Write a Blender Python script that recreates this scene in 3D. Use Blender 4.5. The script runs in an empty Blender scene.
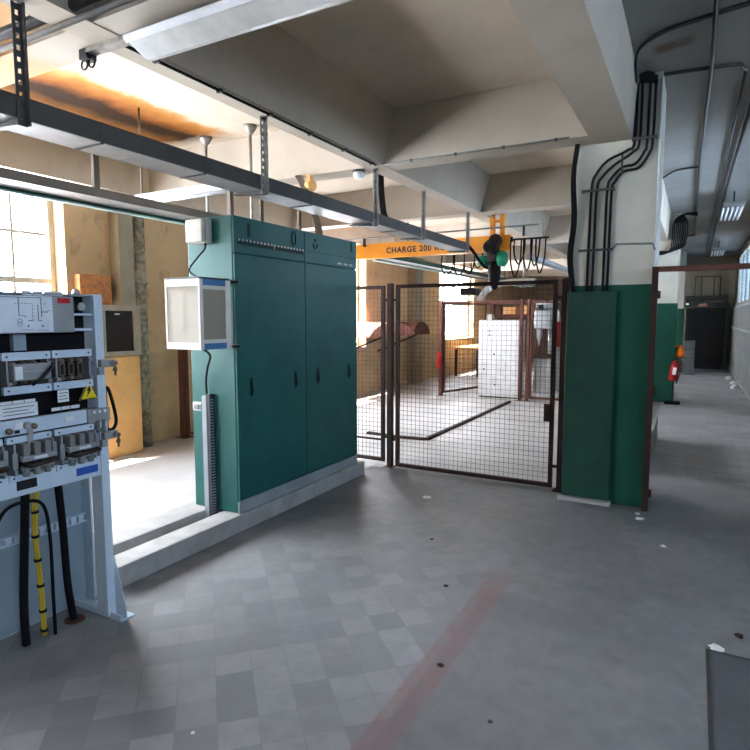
import bpy, bmesh, math, random
from mathutils import Vector, Matrix
random.seed(7)
S = bpy.context.scene
COL = S.collection
PI = math.pi

# ---------------------------------------------------------------- materials
def new_mat(name):
    m = bpy.data.materials.new(name); m.use_nodes = True
    nt = m.node_tree
    return m, nt, nt.nodes['Principled BSDF']

def N(nt, typ, **kw):
    n = nt.nodes.new(typ)
    for k, v in kw.items():
        setattr(n, k, v)
    return n

def mixc(nt, fac, a, b, mode='MIX'):
    n = N(nt, 'ShaderNodeMix', data_type='RGBA', blend_type=mode)
    for i, v in ((0, fac), (6, a), (7, b)):
        if hasattr(v, 'links'):
            nt.links.new(v, n.inputs[i])
        elif i == 0:
            n.inputs[0].default_value = v
        else:
            n.inputs[i].default_value = (*v, 1) if len(v) == 3 else v
    return n.outputs[2]

def math_(nt, op, a, b=None, c=None):
    n = N(nt, 'ShaderNodeMath', operation=op)
    for i, v in enumerate((a, b, c)):
        if v is None: continue
        if hasattr(v, 'links'): nt.links.new(v, n.inputs[i])
        else: n.inputs[i].default_value = v
    return n.outputs[0]

def mrange(nt, v, a, b, c=0., d=1.):
    n = N(nt, 'ShaderNodeMapRange', clamp=True)
    nt.links.new(v, n.inputs[0])
    for i, q in enumerate((a, b, c, d)): n.inputs[i + 1].default_value = q
    return n.outputs[0]

def noise(nt, vec, scale, detail=4., rough=.6):
    n = N(nt, 'ShaderNodeTexNoise')
    nt.links.new(vec, n.inputs['Vector'])
    n.inputs['Scale'].default_value = scale
    n.inputs['Detail'].default_value = detail
    n.inputs['Roughness'].default_value = rough
    return n.outputs['Fac']

def coords(nt):
    return N(nt, 'ShaderNodeTexCoord').outputs['Object']

def bump(nt, bsdf, h, strength=.3, dist=.01):
    b = N(nt, 'ShaderNodeBump'); b.inputs['Strength'].default_value = strength; b.inputs['Distance'].default_value = dist
    nt.links.new(h, b.inputs['Height']); nt.links.new(b.outputs[0], bsdf.inputs['Normal'])

def mat(name, c, rough=.5, metal=0., c2=None, scale=6., lo=.4, hi=.65, bmp=0., spec=.22):
    m, nt, b = new_mat(name); b.inputs['Specular IOR Level'].default_value = spec
    b.inputs['Roughness'].default_value = rough; b.inputs['Metallic'].default_value = metal
    if c2 is None: c2 = tuple(x * .82 for x in c)
    v = coords(nt); f = noise(nt, v, scale)
    col = mixc(nt, mrange(nt, f, lo, hi), c, c2)
    nt.links.new(col, b.inputs['Base Color'])
    if bmp: bump(nt, b, noise(nt, v, scale * 8), bmp)
    return m

M = {}
M['teal'] = mat('teal_paint', (.012, .088, .078), .45, 0, (.0095, .07, .066), 3)
M['teal_dark'] = mat('teal_dark_slot', (.006, .022, .02), .6)
M['skirt'] = mat('light_grey_paint', (.27, .31, .32), .5)
M['panel_blue'] = mat('pale_blue_grey_paint', (.56, .65, .74), .42, 0, (.5, .59, .68), 5)
M['panel_back'] = mat('blue_grey_sheet', (.27, .34, .39), .45, 0, (.23, .3, .35), 3)
M['black'] = mat('black_plastic', (.012, .012, .014), .45)
M['black_back'] = mat('black_board', (.006, .0055, .007), .9)
M['rubber'] = mat('black_rubber', (.006, .006, .007), .75, spec=.12)
M['contact'] = mat('grey_moulded_contact', (.2, .2, .2), .5)
M['brownbar'] = mat('brown_black_bakelite', (.03, .018, .016), .3)
M['brown_knob'] = mat('bronze_knob', (.2, .16, .12), .4, .5)
M['steel'] = mat('plain_steel', (.45, .45, .45), .35, .9)
M['galv'] = mat('galvanised_steel', (.36, .35, .33), .45, .55, (.25, .24, .22), 14)
M['grey_sheet'] = mat('grey_metal_cover', (.33, .34, .35), .4, .3)
M['white_label'] = mat('white_card', (.78, .8, .82), .6)
M['plate'] = mat('white_diagram_plate', (.72, .77, .84), .4)
M['ink'] = mat('dark_ink', (.03, .035, .05), .6)
M['red'] = mat('red_plastic', (.5, .02, .03), .4)
M['redpaint'] = mat('red_enamel', (.36, .012, .01), .4)
M['yellow'] = mat('yellow_plastic', (.8, .6, .02), .45)
M['yellow_wire'] = mat('yellow_sheath', (.62, .42, .03), .45)
M['bluelab'] = mat('blue_label', (.03, .1, .42), .4)
M['rust'] = mat('rusty_brown_paint', (.035, .015, .012), .65, .1, (.02, .01, .008), 18)
M['rust_red'] = mat('reddish_brown_paint', (.1, .035, .022), .65, 0, (.06, .022, .016), 12)
M['wire'] = mat('dark_mesh_wire', (.06, .038, .028), .6, .2)
M['trunk'] = mat('dull_zinc_trunking', (.3, .3, .3), .5, .2, (.24, .24, .235), 5)
M['trunk_dark'] = mat('dark_steel_and_trunk_shade', (.055, .053, .05), .55, .1)
M['tray_brown'] = mat('brown_grey_tray', (.15, .125, .1), .6, .1)
M['green_strip'] = mat('pale_green_trunking', (.36, .46, .4), .5)
M['green_dark'] = mat('dark_green_edge', (.015, .06, .045), .5)
M['white_metal'] = mat('white_enamel', (.66, .66, .63), .35)
M['beige_plastic'] = mat('beige_plastic_box', (.42, .4, .34), .45)
M['meter_white'] = mat('off_white_frame', (.7, .67, .6), .45)
M['meter_blue'] = mat('blue_band', (.05, .16, .34), .45)
M['duct'] = mat('slotted_grey_duct', (.28, .31, .34), .5)
M['duct_dark'] = mat('dark_slotted_duct', (.025, .03, .035), .5)
M['orange'] = mat('orange_crane_paint', (.8, .31, .02), .4, 0, (.72, .26, .02), 3)
M['hoist_green'] = mat('green_motor_paint', (.01, .2, .1), .45)
M['ply'] = mat('varnished_plywood', (.85, .48, .19), .45, 0, (.74, .39, .14), 3)
M['ply_frame'] = mat('grey_beige_wood', (.36, .31, .24), .6)
M['darkglass'] = mat('dark_brown_screen', (.012, .007, .006), .6)
M['rustbox'] = mat('flaking_orange_board', (.5, .18, .05), .7, 0, (.3, .13, .06), 30, .45, .55)
M['lead_pipe'] = mat('mottled_old_pipe', (.34, .3, .22), .7, 0, (.16, .155, .11), 14, .42, .58, .2)
M['wall_duct'] = mat('dull_brown_grey_duct', (.31, .265, .19), .6, .1)
M['off_white'] = mat('cream_cabinet_paint', (.72, .73, .72), .5)
M['machine'] = mat('light_grey_machine_paint', (.5, .53, .53), .45)
M['grey_part'] = mat('grey_partition_sheet', (.27, .28, .28), .6, 0, (.2, .21, .21), 4)
M['darkgate'] = mat('black_gate_steel', (.03, .032, .036), .5, .3)
M['dark_machine'] = mat('dark_lift_machinery', (.035, .038, .04), .6)
M['crate'] = mat('grey_crate', (.1, .115, .125), .6)
M['plaster_chip'] = mat('white_plaster_chip', (.75, .75, .73), .8)
M['canopy'] = mat('red_brown_sheet', (.5, .22, .16), .5, 0, (.36, .14, .1), 4)
M['kerb'] = mat('raw_concrete', (.36, .355, .34), .85, 0, (.28, .275, .265), 5, .4, .65, .2)
M['orange_bag'] = mat('bright_orange_plastic', (.9, .17, .01), .35)
M['frame_white'] = mat('pale_window_paint', (.5, .48, .42), .5)
M['greenpanel'] = mat('dark_green_sheet', (.006, .042, .027), .55, 0, (.005, .032, .022), 4)
M['cover_steel'] = mat('worn_dark_steel', (.085, .09, .097), .6, .1, (.07, .073, .078), 4)
M['conduit'] = mat('dull_grey_conduit', (.2, .195, .18), .6)

# clear pane for the windows
def glass_mat(name, tint=(.95, .97, 1), mixv=.1):
    m = bpy.data.materials.new(name); m.use_nodes = True
    nt = m.node_tree; nt.nodes.clear()
    o = N(nt, 'ShaderNodeOutputMaterial'); t = N(nt, 'ShaderNodeBsdfTransparent'); g = N(nt, 'ShaderNodeBsdfGlossy')
    t.inputs[0].default_value = (*tint, 1); g.inputs['Roughness'].default_value = .05
    x = N(nt, 'ShaderNodeMixShader'); x.inputs[0].default_value = mixv
    nt.links.new(t.outputs[0], x.inputs[1]); nt.links.new(g.outputs[0], x.inputs[2]); nt.links.new(x.outputs[0], o.inputs[0])
    return m
M['glass'] = glass_mat('window_glass', mixv=.06)
M['meter_glass'] = glass_mat('smoky_plastic_window', (.7, .7, .68), .05)
nt_ = M['meter_glass'].node_tree
df = N(nt_, 'ShaderNodeBsdfDiffuse'); df.inputs[0].default_value = (.34, .3, .235, 1)
mx_ = N(nt_, 'ShaderNodeMixShader'); mx_.inputs[0].default_value = .82
out_ = [n for n in nt_.nodes if n.type == 'OUTPUT_MATERIAL'][0]; src_ = out_.inputs[0].links[0].from_socket
nt_.links.new(src_, mx_.inputs[1]); nt_.links.new(df.outputs[0], mx_.inputs[2]); nt_.links.new(mx_.outputs[0], out_.inputs[0])

# translucent blue-grey louvre
m, nt, b = new_mat('frosted_louvre_glass')
b.inputs['Base Color'].default_value = (.45, .55, .6, 1); b.inputs['Roughness'].default_value = .4
tr = N(nt, 'ShaderNodeBsdfTranslucent'); tr.inputs[0].default_value = (.5, .6, .66, 1)
mx = N(nt, 'ShaderNodeMixShader'); mx.inputs[0].default_value = .5
nt.links.new(b.outputs[0], mx.inputs[1]); nt.links.new(tr.outputs[0], mx.inputs[2])
nt.links.new(mx.outputs[0], nt.nodes['Material Output'].inputs[0]); M['louvre'] = m

# a small lit indicator
m, nt, b = new_mat('lit_green_lamp')
b.inputs['Emission Color'].default_value = (.6, 1, .8, 1); b.inputs['Emission Strength'].default_value = 1.2; M['lit'] = m

def sepxyz(nt, v):
    s = N(nt, 'ShaderNodeSeparateXYZ'); nt.links.new(v, s.inputs[0]); return s.outputs

def band(nt, v, a, b, soft=.02):
    return math_(nt, 'MULTIPLY', mrange(nt, v, a - soft, a + soft), mrange(nt, v, b - soft, b + soft, 1, 0))

def floor_material():
    m, nt, b = new_mat('worn_cement_floor')
    v = coords(nt); x, y, z = sepxyz(nt, v)
    n1 = noise(nt, v, 1.3, 6); n2 = noise(nt, v, 9, 5); n3 = noise(nt, v, .5, 3)
    base = mixc(nt, mrange(nt, n1, .35, .68), (.175, .177, .18), (.118, .12, .124))
    base = mixc(nt, mrange(nt, n2, .42, .7, 0, .6), base, (.1, .1, .104))
    base = mixc(nt, mrange(nt, noise(nt, v, 2.6, 7, .7), .52, .68, 0, .45), base, (.25, .245, .235))
    # diamond tiles in the middle of the hall, worn
    rot = N(nt, 'ShaderNodeMapping'); nt.links.new(v, rot.inputs[0])
    rot.inputs['Rotation'].default_value = (0, 0, math.radians(45)); rot.inputs['Scale'].default_value = (1, 1, 1)
    br = N(nt, 'ShaderNodeTexBrick'); nt.links.new(rot.outputs[0], br.inputs['Vector'])
    br.offset = 0; br.squash = 1
    br.inputs['Color1'].default_value = (.245, .25, .26, 1); br.inputs['Color2'].default_value = (.115, .122, .138, 1)
    br.inputs['Mortar'].default_value = (.17, .172, .178, 1)
    br.inputs['Scale'].default_value = 1; br.inputs['Mortar Size'].default_value = .0025; br.inputs['Mortar Smooth'].default_value = .6
    br.inputs['Brick Width'].default_value = .155; br.inputs['Row Height'].default_value = .155; br.inputs['Bias'].default_value = -.25
    tilemask = math_(nt, 'MULTIPLY', band(nt, x, -2.86, -.97, .015), mrange(nt, y, 3.0, 4.4, 1, 0))
    tilemask = math_(nt, 'MULTIPLY', tilemask, mrange(nt, n3, .3, .6, .35, .85))
    tiles = mixc(nt, mrange(nt, n2, .4, .7, 0, .45), br.outputs[0], (.16, .16, .17))
    col = mixc(nt, tilemask, base, tiles)
    # faded red painted line
    red = math_(nt, 'MULTIPLY', band(nt, x, -1.02, -.885, .01), mrange(nt, y, 3.2, 3.4, 1, 0))
    red = math_(nt, 'MULTIPLY', red, mrange(nt, n2, .3, .62, .85, .3))
    col = mixc(nt, red, col, (.17, .085, .085))
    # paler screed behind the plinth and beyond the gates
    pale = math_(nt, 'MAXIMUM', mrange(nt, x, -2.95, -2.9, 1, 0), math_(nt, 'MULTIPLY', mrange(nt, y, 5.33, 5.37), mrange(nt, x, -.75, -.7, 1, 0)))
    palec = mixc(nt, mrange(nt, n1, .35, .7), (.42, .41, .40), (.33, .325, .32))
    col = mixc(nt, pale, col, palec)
    # setts in the aisle
    b2 = N(nt, 'ShaderNodeTexBrick'); nt.links.new(v, b2.inputs['Vector'])
    b2.inputs['Color1'].default_value = (.44, .46, .48, 1); b2.inputs['Color2'].default_value = (.34, .355, .37, 1); b2.inputs['Mortar'].default_value = (.24, .245, .255, 1)
    b2.inputs['Scale'].default_value = 1; b2.inputs['Brick Width'].default_value = .24; b2.inputs['Row Height'].default_value = .12
    b2.inputs['Mortar Size'].default_value = .005; b2.inputs['Mortar Smooth'].default_value = .5
    ais = math_(nt, 'MULTIPLY', mrange(nt, y, 5.3, 6.3), mrange(nt, x, -.5, -.45))
    col = mixc(nt, math_(nt, 'MULTIPLY', ais, .8), col, mixc(nt, mrange(nt, n1, .35, .7, 0, .6), b2.outputs[0], (.3, .3, .305)))
    # a transverse band of plain cement with old drag marks by the column
    drag = N(nt, 'ShaderNodeMapping'); nt.links.new(v, drag.inputs[0]); drag.inputs['Scale'].default_value = (9, .6, 1)
    d = noise(nt, drag.outputs[0], 1.5, 4)
    dm = math_(nt, 'MULTIPLY', mrange(nt, x, -.85, -.7), mrange(nt, y, 5, 5.3, 1, 0))
    col = mixc(nt, math_(nt, 'MULTIPLY', dm, mrange(nt, d, .5, .7, 0, .35)), col, (.16, .16, .165))
    nt.links.new(col, b.inputs['Base Color'])
    nt.links.new(mrange(nt, n1, .3, .7, .42, .7), b.inputs['Roughness'])
    bump(nt, b, n2, .12, .01)
    return m
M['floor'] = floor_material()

def ceiling_material(name, c1=(.60, .555, .48), c2=(.48, .435, .37), stains=True):
    m, nt, b = new_mat(name)
    v = coords(nt); x, y, z = sepxyz(nt, v)
    n1 = noise(nt, v, 1.1, 6); n2 = noise(nt, v, 6, 5); n3 = noise(nt, v, 2.2, 4)
    col = mixc(nt, mrange(nt, n1, .4, .72), c1, c2)
    col = mixc(nt, mrange(nt, n2, .55, .75, 0, .3), col, (.38, .34, .29))
    if stains:
        col = mixc(nt, mrange(nt, x, -.66, -.64), col, mixc(nt, mrange(nt, n1, .4, .7), (.29, .28, .265), (.225, .22, .21)))   # darker grey over the aisle bay
        xe = math_(nt, 'ADD', x, math_(nt, 'MULTIPLY', math_(nt, 'SUBTRACT', n3, .5), .42))
        my = mrange(nt, math_(nt, 'ADD', y, math_(nt, 'MULTIPLY', n3, .3)), 4.65, 4.95, 1, 0)
        rp = N(nt, 'ShaderNodeValToRGB'); nt.links.new(mrange(nt, xe, -4.2, -5.4), rp.inputs[0])
        el = rp.color_ramp.elements
        el[0].position = .0; el[0].color = (.5, .33, .17, 1); el[1].position = 1.; el[1].color = (.1, .045, .012, 1)
        for pos, c in ((.14, (.32, .14, .035, 1)), (.3, (.15, .05, .009, 1)), (.42, (.018, .007, .002, 1)), (.56, (.018, .008, .003, 1)), (.72, (.11, .045, .011, 1))):
            e = el.new(pos); e.color = c
        col = mixc(nt, math_(nt, 'MULTIPLY', mrange(nt, xe, -4.18, -4.3), my), col, rp.outputs[0])
        sp = math_(nt, 'MULTIPLY', band(nt, x, -.34, -.1, .03), band(nt, math_(nt, 'ADD', y, math_(nt, 'MULTIPLY', x, .3)), 4.53, 4.67, .03))
        sp = math_(nt, 'MULTIPLY', sp, mrange(nt, n2, .3, .5))
        col = mixc(nt, sp, col, (.16, .11, .08))
    nt.links.new(col, b.inputs['Base Color']); b.inputs['Roughness'].default_value = .9; b.inputs['Specular IOR Level'].default_value = .1
    bump(nt, b, n2, .08)
    return m
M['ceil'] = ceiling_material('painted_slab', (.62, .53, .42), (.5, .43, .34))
M['beam'] = ceiling_material('painted_beam', (.45, .395, .325), (.37, .325, .265), False)

def beam_stained():
    m, nt, b = new_mat('painted_beam_with_rust_stain')
    v = coords(nt); x, y, z = sepxyz(nt, v)
    n3 = noise(nt, v, 2.5, 4); n1 = noise(nt, v, 1.2, 5)
    col = mixc(nt, mrange(nt, n1, .4, .7), (.45, .395, .325), (.37, .325, .265))
    xe = math_(nt, 'ADD', x, math_(nt, 'MULTIPLY', math_(nt, 'SUBTRACT', n3, .5), .5))
    col = mixc(nt, mrange(nt, xe, -3.0, -3.35, 0, .9), col, (.5, .25, .08))
    nt.links.new(col, b.inputs['Base Color']); b.inputs['Roughness'].default_value = .85
    return m
M['beam_stain'] = beam_stained()

def wall_material(name, top, low, zsplit=1.12, dirt=(.16, .12, .08)):
    m, nt, b = new_mat(name)
    v = coords(nt); x, y, z = sepxyz(nt, v)
    n1 = noise(nt, v, .9, 6, .65); n2 = noise(nt, v, 5, 5)
    t = mixc(nt, mrange(nt, n1, .4, .68), top, tuple(q * .78 for q in top))
    l = mixc(nt, mrange(nt, n1, .38, .64), low, tuple(q * .62 for q in low))
    col = mixc(nt, mrange(nt, z, zsplit - .02, zsplit + .02, 1, 0), t, l)
    col = mixc(nt, mrange(nt, n2, .58, .74, 0, .55), col, dirt)
    nt.links.new(col, b.inputs['Base Color']); b.inputs['Roughness'].default_value = .85
    bump(nt, b, n2, .15)
    return m
M['wall'] = wall_material('stained_beige_plaster', (.58, .40, .22), (.53, .38, .21))
M['wall_far'] = wall_material('pale_plaster', (.55, .47, .36), (.45, .4, .33))
M['wall_olive'] = wall_material('olive_plaster', (.22, .2, .15), (.2, .19, .15), 0)
M['wall_grey'] = wall_material('grey_plaster', (.4, .4, .38), (.34, .34, .33), 1.2)

def column_material():
    m, nt, b = new_mat('two_tone_column_paint')
    v = coords(nt); x, y, z = sepxyz(nt, v)
    n1 = noise(nt, v, 2, 5); n2 = noise(nt, v, 9, 5)
    cream = mixc(nt, mrange(nt, n1, .4, .7), (.5, .485, .41), (.41, .4, .335))
    green = mixc(nt, mrange(nt, n1, .4, .7), (.008, .066, .042), (.006, .046, .03))
    green = mixc(nt, mrange(nt, n2, .62, .7, 0, .5), green, (.03, .05, .04))
    col = mixc(nt, mrange(nt, z, 1.815, 1.82), green, cream)
    nt.links.new(col, b.inputs['Base Color']); b.inputs['Roughness'].default_value = .6; b.inputs['Specular IOR Level'].default_value = .15
    return m
M['column'] = column_material()

# ---------------------------------------------------------------- geometry helpers
class MB:
    def __init__(s): s.bm = bmesh.new()
    def box(s, x0, x1, y0, y1, z0, z1, bev=0., seg=2):
        t = bmesh.new(); bmesh.ops.create_cube(t, size=1)
        for v in t.verts:
            v.co = Vector(((x0 + x1) / 2 + v.co.x * (x1 - x0), (y0 + y1) / 2 + v.co.y * (y1 - y0), (z0 + z1) / 2 + v.co.z * (z1 - z0)))
        if bev: bmesh.ops.bevel(t, geom=t.edges[:], offset=bev, segments=seg, affect='EDGES', profile=.5)
        return s._add(t)
    def obox(s, c, sx, sy, sz, R, bev=0.):
        t = bmesh.new(); bmesh.ops.create_cube(t, size=1)
        for v in t.verts: v.co = Vector((v.co.x * sx, v.co.y * sy, v.co.z * sz))
        if bev: bmesh.ops.bevel(t, geom=t.edges[:], offset=bev, segments=2, affect='EDGES', profile=.5)
        for v in t.verts: v.co = Vector(c) + R @ v.co
        return s._add(t)
    def _add(s, t):
        me = bpy.data.meshes.new('tmp'); t.to_mesh(me); t.free(); s.bm.from_mesh(me); bpy.data.meshes.remove(me); return s
    def tube(s, pts, r, n=8, cap=True):
        pts = [Vector(p) for p in pts]; rings = []
        rs = r if isinstance(r, (list, tuple)) else [r] * len(pts)
        up = None
        for i, p in enumerate(pts):
            d = (pts[min(i + 1, len(pts) - 1)] - pts[max(i - 1, 0)]).normalized()
            if up is None:
                up = Vector((0, 0, 1)) if abs(d.z) < .9 else Vector((1, 0, 0))
            a = d.cross(up).normalized(); bb = a.cross(d).normalized(); up = bb
            o = PI / n if n == 4 else 0
            rings.append([s.bm.verts.new(p + rs[i] * (math.cos(2 * PI * k / n + o) * a + math.sin(2 * PI * k / n + o) * bb)) for k in range(n)])
        for A, B in zip(rings, rings[1:]):
            for k in range(n):
                f = s.bm.faces.new((A[k], A[(k + 1) % n], B[(k + 1) % n], B[k])); f.smooth = n > 4
        if cap:
            s.bm.faces.new(rings[0][::-1]); s.bm.faces.new(rings[-1])
        return s
    def bar(s, p0, p1, r): return s.tube([p0, p1], r * 1.414, 4)
    def lathe(s, c, axis, prof, n=20):
        ax = Vector(axis).normalized(); a = ax.orthogonal().normalized(); b = ax.cross(a); c = Vector(c); rings = []
        for h, r in prof:
            rings.append([s.bm.verts.new(c + ax * h + r * (math.cos(2 * PI * k / n) * a + math.sin(2 * PI * k / n) * b)) for k in range(n)])
        for A, B in zip(rings, rings[1:]):
            for k in range(n):
                f = s.bm.faces.new((A[k], A[(k + 1) % n], B[(k + 1) % n], B[k])); f.smooth = True
        s.bm.faces.new(rings[0][::-1]); s.bm.faces.new(rings[-1]); return s
    def prism(s, poly, axis, a, b):
        def P(u, v, w): return {'x': (w, u, v), 'y': (u, w, v), 'z': (u, v, w)}[axis]
        A = [s.bm.verts.new(P(u, v, a)) for u, v in poly]; B = [s.bm.verts.new(P(u, v, b)) for u, v in poly]
        n = len(poly)
        for k in range(n): s.bm.faces.new((A[k], A[(k + 1) % n], B[(k + 1) % n], B[k]))
        s.bm.faces.new(A[::-1]); s.bm.faces.new(B); return s
    def blob(s, c, r, seed=0, flat=.4, n=2):
        t = bmesh.new(); bmesh.ops.create_icosphere(t, subdivisions=n, radius=1); rr = random.Random(seed)
        for v in t.verts:
            k = .75 + .5 * rr.random(); v.co = Vector((c[0] + v.co.x * r * k, c[1] + v.co.y * r * k, c[2] + max(v.co.z, -.5) * r * flat * k))
        return s._add(t)
    def build(s, name, m, parent=None, kind=None):
        bm = s.bm; bmesh.ops.recalc_face_normals(bm, faces=bm.faces[:])
        me = bpy.data.meshes.new(name)
        loc = Vector((0, 0, 0)); p = parent
        while p is not None: loc += p.location; p = p.parent
        if parent is None and bm.verts and kind != 'structure':
            xs = [v.co for v in bm.verts]
            loc = Vector(((min(c.x for c in xs) + max(c.x for c in xs)) / 2, (min(c.y for c in xs) + max(c.y for c in xs)) / 2, min(c.z for c in xs)))
        bmesh.ops.translate(bm, verts=bm.verts[:], vec=-loc)
        bm.to_mesh(me); bm.free()
        o = bpy.data.objects.new(name, me); COL.objects.link(o)
        o.parent = parent
        if parent is None: o.location = loc
        me.materials.append(M[m] if isinstance(m, str) else m)
        if kind: o['kind'] = kind
        return o

def tag(o, label, cat, group=None):
    o['label'] = label; o['category'] = cat
    if group: o['group'] = group
    return o
def thing(name, loc, label, cat, group=None):
    o = bpy.data.objects.new(name, None); COL.objects.link(o); o.location = loc; o.empty_display_size = .1
    return tag(o, label, cat, group)
def box1(name, m, parent, *a, **k): return MB().box(*a, **k).build(name, m, parent)
def copy_tree(o, parent=None):
    c = o.copy(); COL.objects.link(c); c.parent = parent
    for ch in list(o.children): copy_tree(ch, c)
    return c
def smooth_path(pts, n=6):
    P = [Vector(p) for p in pts]; out = []
    for i in range(len(P) - 1):
        a, b, c, d = P[max(i - 1, 0)], P[i], P[i + 1], P[min(i + 2, len(P) - 1)]
        for k in range(n):
            t = k / n
            out.append(.5 * ((2 * b) + (c - a) * t + (2 * a - 5 * b + 4 * c - d) * t * t + (3 * b - a - 3 * c + d) * t ** 3))
    return out + [P[-1]]

# ================================================================ SETTING
def ST(name, mb, m): return mb.build(name, m, None, 'structure')
XL = -5.9           # inner face of the window wall
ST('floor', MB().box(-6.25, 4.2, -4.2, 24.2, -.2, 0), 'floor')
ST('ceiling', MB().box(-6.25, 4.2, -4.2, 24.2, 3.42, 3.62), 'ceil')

wins = [(-2.75, .15), (1.0, 3.9), (7.45, 10.35), (14.25, 16.95)]
ZS, ZT = .97, 2.92
mb = MB(); y = -4.2
for a, b in wins:
    mb.box(-6.2, XL, y, a, 0, 3.42); mb.box(-6.2, XL, a, b, 0, ZS); mb.box(-6.2, XL, a, b, ZT, 3.42); y = b
mb.box(-6.2, XL, y, 24.2, 0, 3.42)
ST('wall_left', mb, 'wall')
for i, (a, b) in enumerate(wins):
    w = bpy.data.objects.new('window_%d' % (i + 1), None); COL.objects.link(w); w.location = (-6.1, (a + b) / 2, ZS); w['kind'] = 'structure'
    f = MB(); X0, X1 = -6.14, -6.08
    for yy in (a, b - .06): f.box(X0, X1, yy, yy + .06, ZS, ZT)
    for zz in (ZS, ZT - .06): f.box(X0, X1, a + .06, b - .06, zz, zz + .06)
    f.box(X0 - .01, X1 + .01, a + .06, b - .06, 1.91, 1.97)
    nv = round((b - a) / .39); st = (b - a - .06) / nv
    for k in range(1, nv): f.box(X0 + .01, X1 - .01, a + .03 + k * st - .014, a + .03 + k * st + .014, ZS + .06, ZT - .06)
    for zz in (1.43, 2.43): f.box(X0 + .012, X1 - .012, a + .06, b - .06, zz - .014, zz + .014)
    f.build('window_frame', 'frame_white', w)
    MB().box(-6.113, -6.109, a + .03, b - .03, ZS + .03, ZT - .03).build('pane', 'glass', w)
    g = MB()
    yy = a + .05
    while yy < b: g.bar((-6.19, yy, ZS), (-6.19, yy, ZT), .004); yy += .145
    for k in range(13): g.bar((-6.19, a, ZS + .08 + k * .15), (-6.19, b, ZS + .08 + k * .15), .004)
    g.build('window_guard', 'rust_red', w)
    MB().box(-6.2, XL + .02, a, b, ZS - .05, ZS - .001).build('window_sill', 'kerb', w)

# far end of the machine hall, the aisle end, the aisle wall, the hall behind the camera
ST('wall_back', MB().box(-6.2, -.45, 23.9, 24.2, 0, 3.42), 'wall_far')
ST('wall_far', MB().box(-.45, 1.15, 20.5, 20.8, 0, 3.42).box(-.5, -.4, 20.5, 24.2, 0, 3.42), 'wall_olive')
mb = MB()
op = [(7.0, 11.5, 1.9, 3.1), (15.2, 19.2, 1.95, 3.2)]
y = 5.3
for a, b, z0, z1 in op:
    mb.box(1.0, 1.2, y, a, 0, 3.42); mb.box(1.0, 1.2, a, b, 0, z0); mb.box(1.0, 1.2, a, b, z1, 3.42); y = b
mb.box(1.0, 1.2, y, 20.8, 0, 3.42)
ST('wall_right', mb, 'wall_olive')
ST('wall_side', MB().box(1.0, 4.2, 5.14, 5.3, 0, 3.42), 'wall_grey')
mb = MB(); y = -4.2                                     # outer wall of the near hall, with a tall glazed opening
for a, b in ((-2.8, .2), (1.2, 4.2)):
    mb.box(4.0, 4.2, y, a, 0, 3.42); mb.box(4.0, 4.2, a, b, 0, 2.25); mb.box(4.0, 4.2, a, b, 3.35, 3.42); y = b
mb.box(4.0, 4.2, y, 5.14, 0, 3.42)
ST('wall_outer', mb, 'wall_grey')
ST('wall_rear', MB().box(-6.2, 4.2, -4.2, -4.0, 0, 3.42), 'wall_grey')
def simple_window(n, axis, p, a, b, z0, z1, t=.05):
    w = bpy.data.objects.new('window_%d' % n, None); COL.objects.link(w); w['kind'] = 'structure'
    w.location = (p, (a + b) / 2, z0) if axis == 'x' else ((a + b) / 2, p, z0)
    def bx(mb, u0, u1, q0, q1, d):
        return mb.box(p - d, p + d, u0, u1, q0, q1) if axis == 'x' else mb.box(u0, u1, p - d, p + d, q0, q1)
    f = MB()
    for u in (a, b - t): bx(f, u, u + t, z0, z1, .03)
    for q in (z0, z1 - t): bx(f, a + t, b - t, q, q + t, .03)
    k = max(2, round((b - a) / .8))
    for i in range(1, k): bx(f, a + (b - a) * i / k - .02, a + (b - a) * i / k + .02, z0 + t, z1 - t, .02)
    f.build('window_frame', 'frame_white', w)
    g = MB(); bx(g, a + .02, b - .02, z0 + .02, z1 - .02, .002); g.build('pane', 'glass', w)
simple_window(5, 'x', 1.1, 7.0, 11.5, 1.9, 3.1)
simple_window(6, 'x', 4.1, -2.8, .2, 2.25, 3.35); simple_window(7, 'x', 4.1, 1.2, 4.2, 2.25, 3.35)
# louvred window high in the aisle wall
w = bpy.data.objects.new('window_10', None); COL.objects.link(w); w['kind'] = 'structure'; w.location = (1.05, 17.2, 1.95)
f = MB()
for yy in (15.2, 16.52, 17.84, 19.14): f.box(1.0, 1.08, yy, yy + .06, 1.95, 3.2)
f.build('window_frame', 'frame_white', w)
l = MB()
for k in range(14):
    zz = 2.0 + k * .087
    l.obox((1.05, 17.2, zz), .012, 3.9, .095, Matrix.Rotation(math.radians(-24), 3, 'Y'))
l.build('louvre', 'louvre', w)

# beams
for k, yy in enumerate((-1.0, 1.9, 4.85, 7.6, 11.2, 14.1, 17.0, 19.9, 22.6)):
    mb = MB().prism([(yy, 2.95), (yy + .24, 2.95), (yy + .29, 3.42), (yy - .03, 3.42)], 'x', -5.9, -.77)
    ST('beam_%d' % (k + 1), mb, 'beam_stain' if k == 1 else 'beam')
def ybeam(n, x0, x1, e, y0=-4.0, y1=23.9): ST('beam_%d' % n, MB().prism([(x0, 2.946), (x1, 2.946), (x1 + e, 3.42), (x0 - e, 3.42)], 'y', y0, y1), 'beam')
ybeam(10, -2.77, -2.58, .14)
ST('beam_12', MB().box(-5.905, -5.68, -4.0, 23.9, 2.948, 3.42), ceiling_material('pale_edge_beam', (.74, .65, .52), (.6, .5, .39), False))
ybeam(11, -.79, -.5, .03, y1=20.5)
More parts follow.
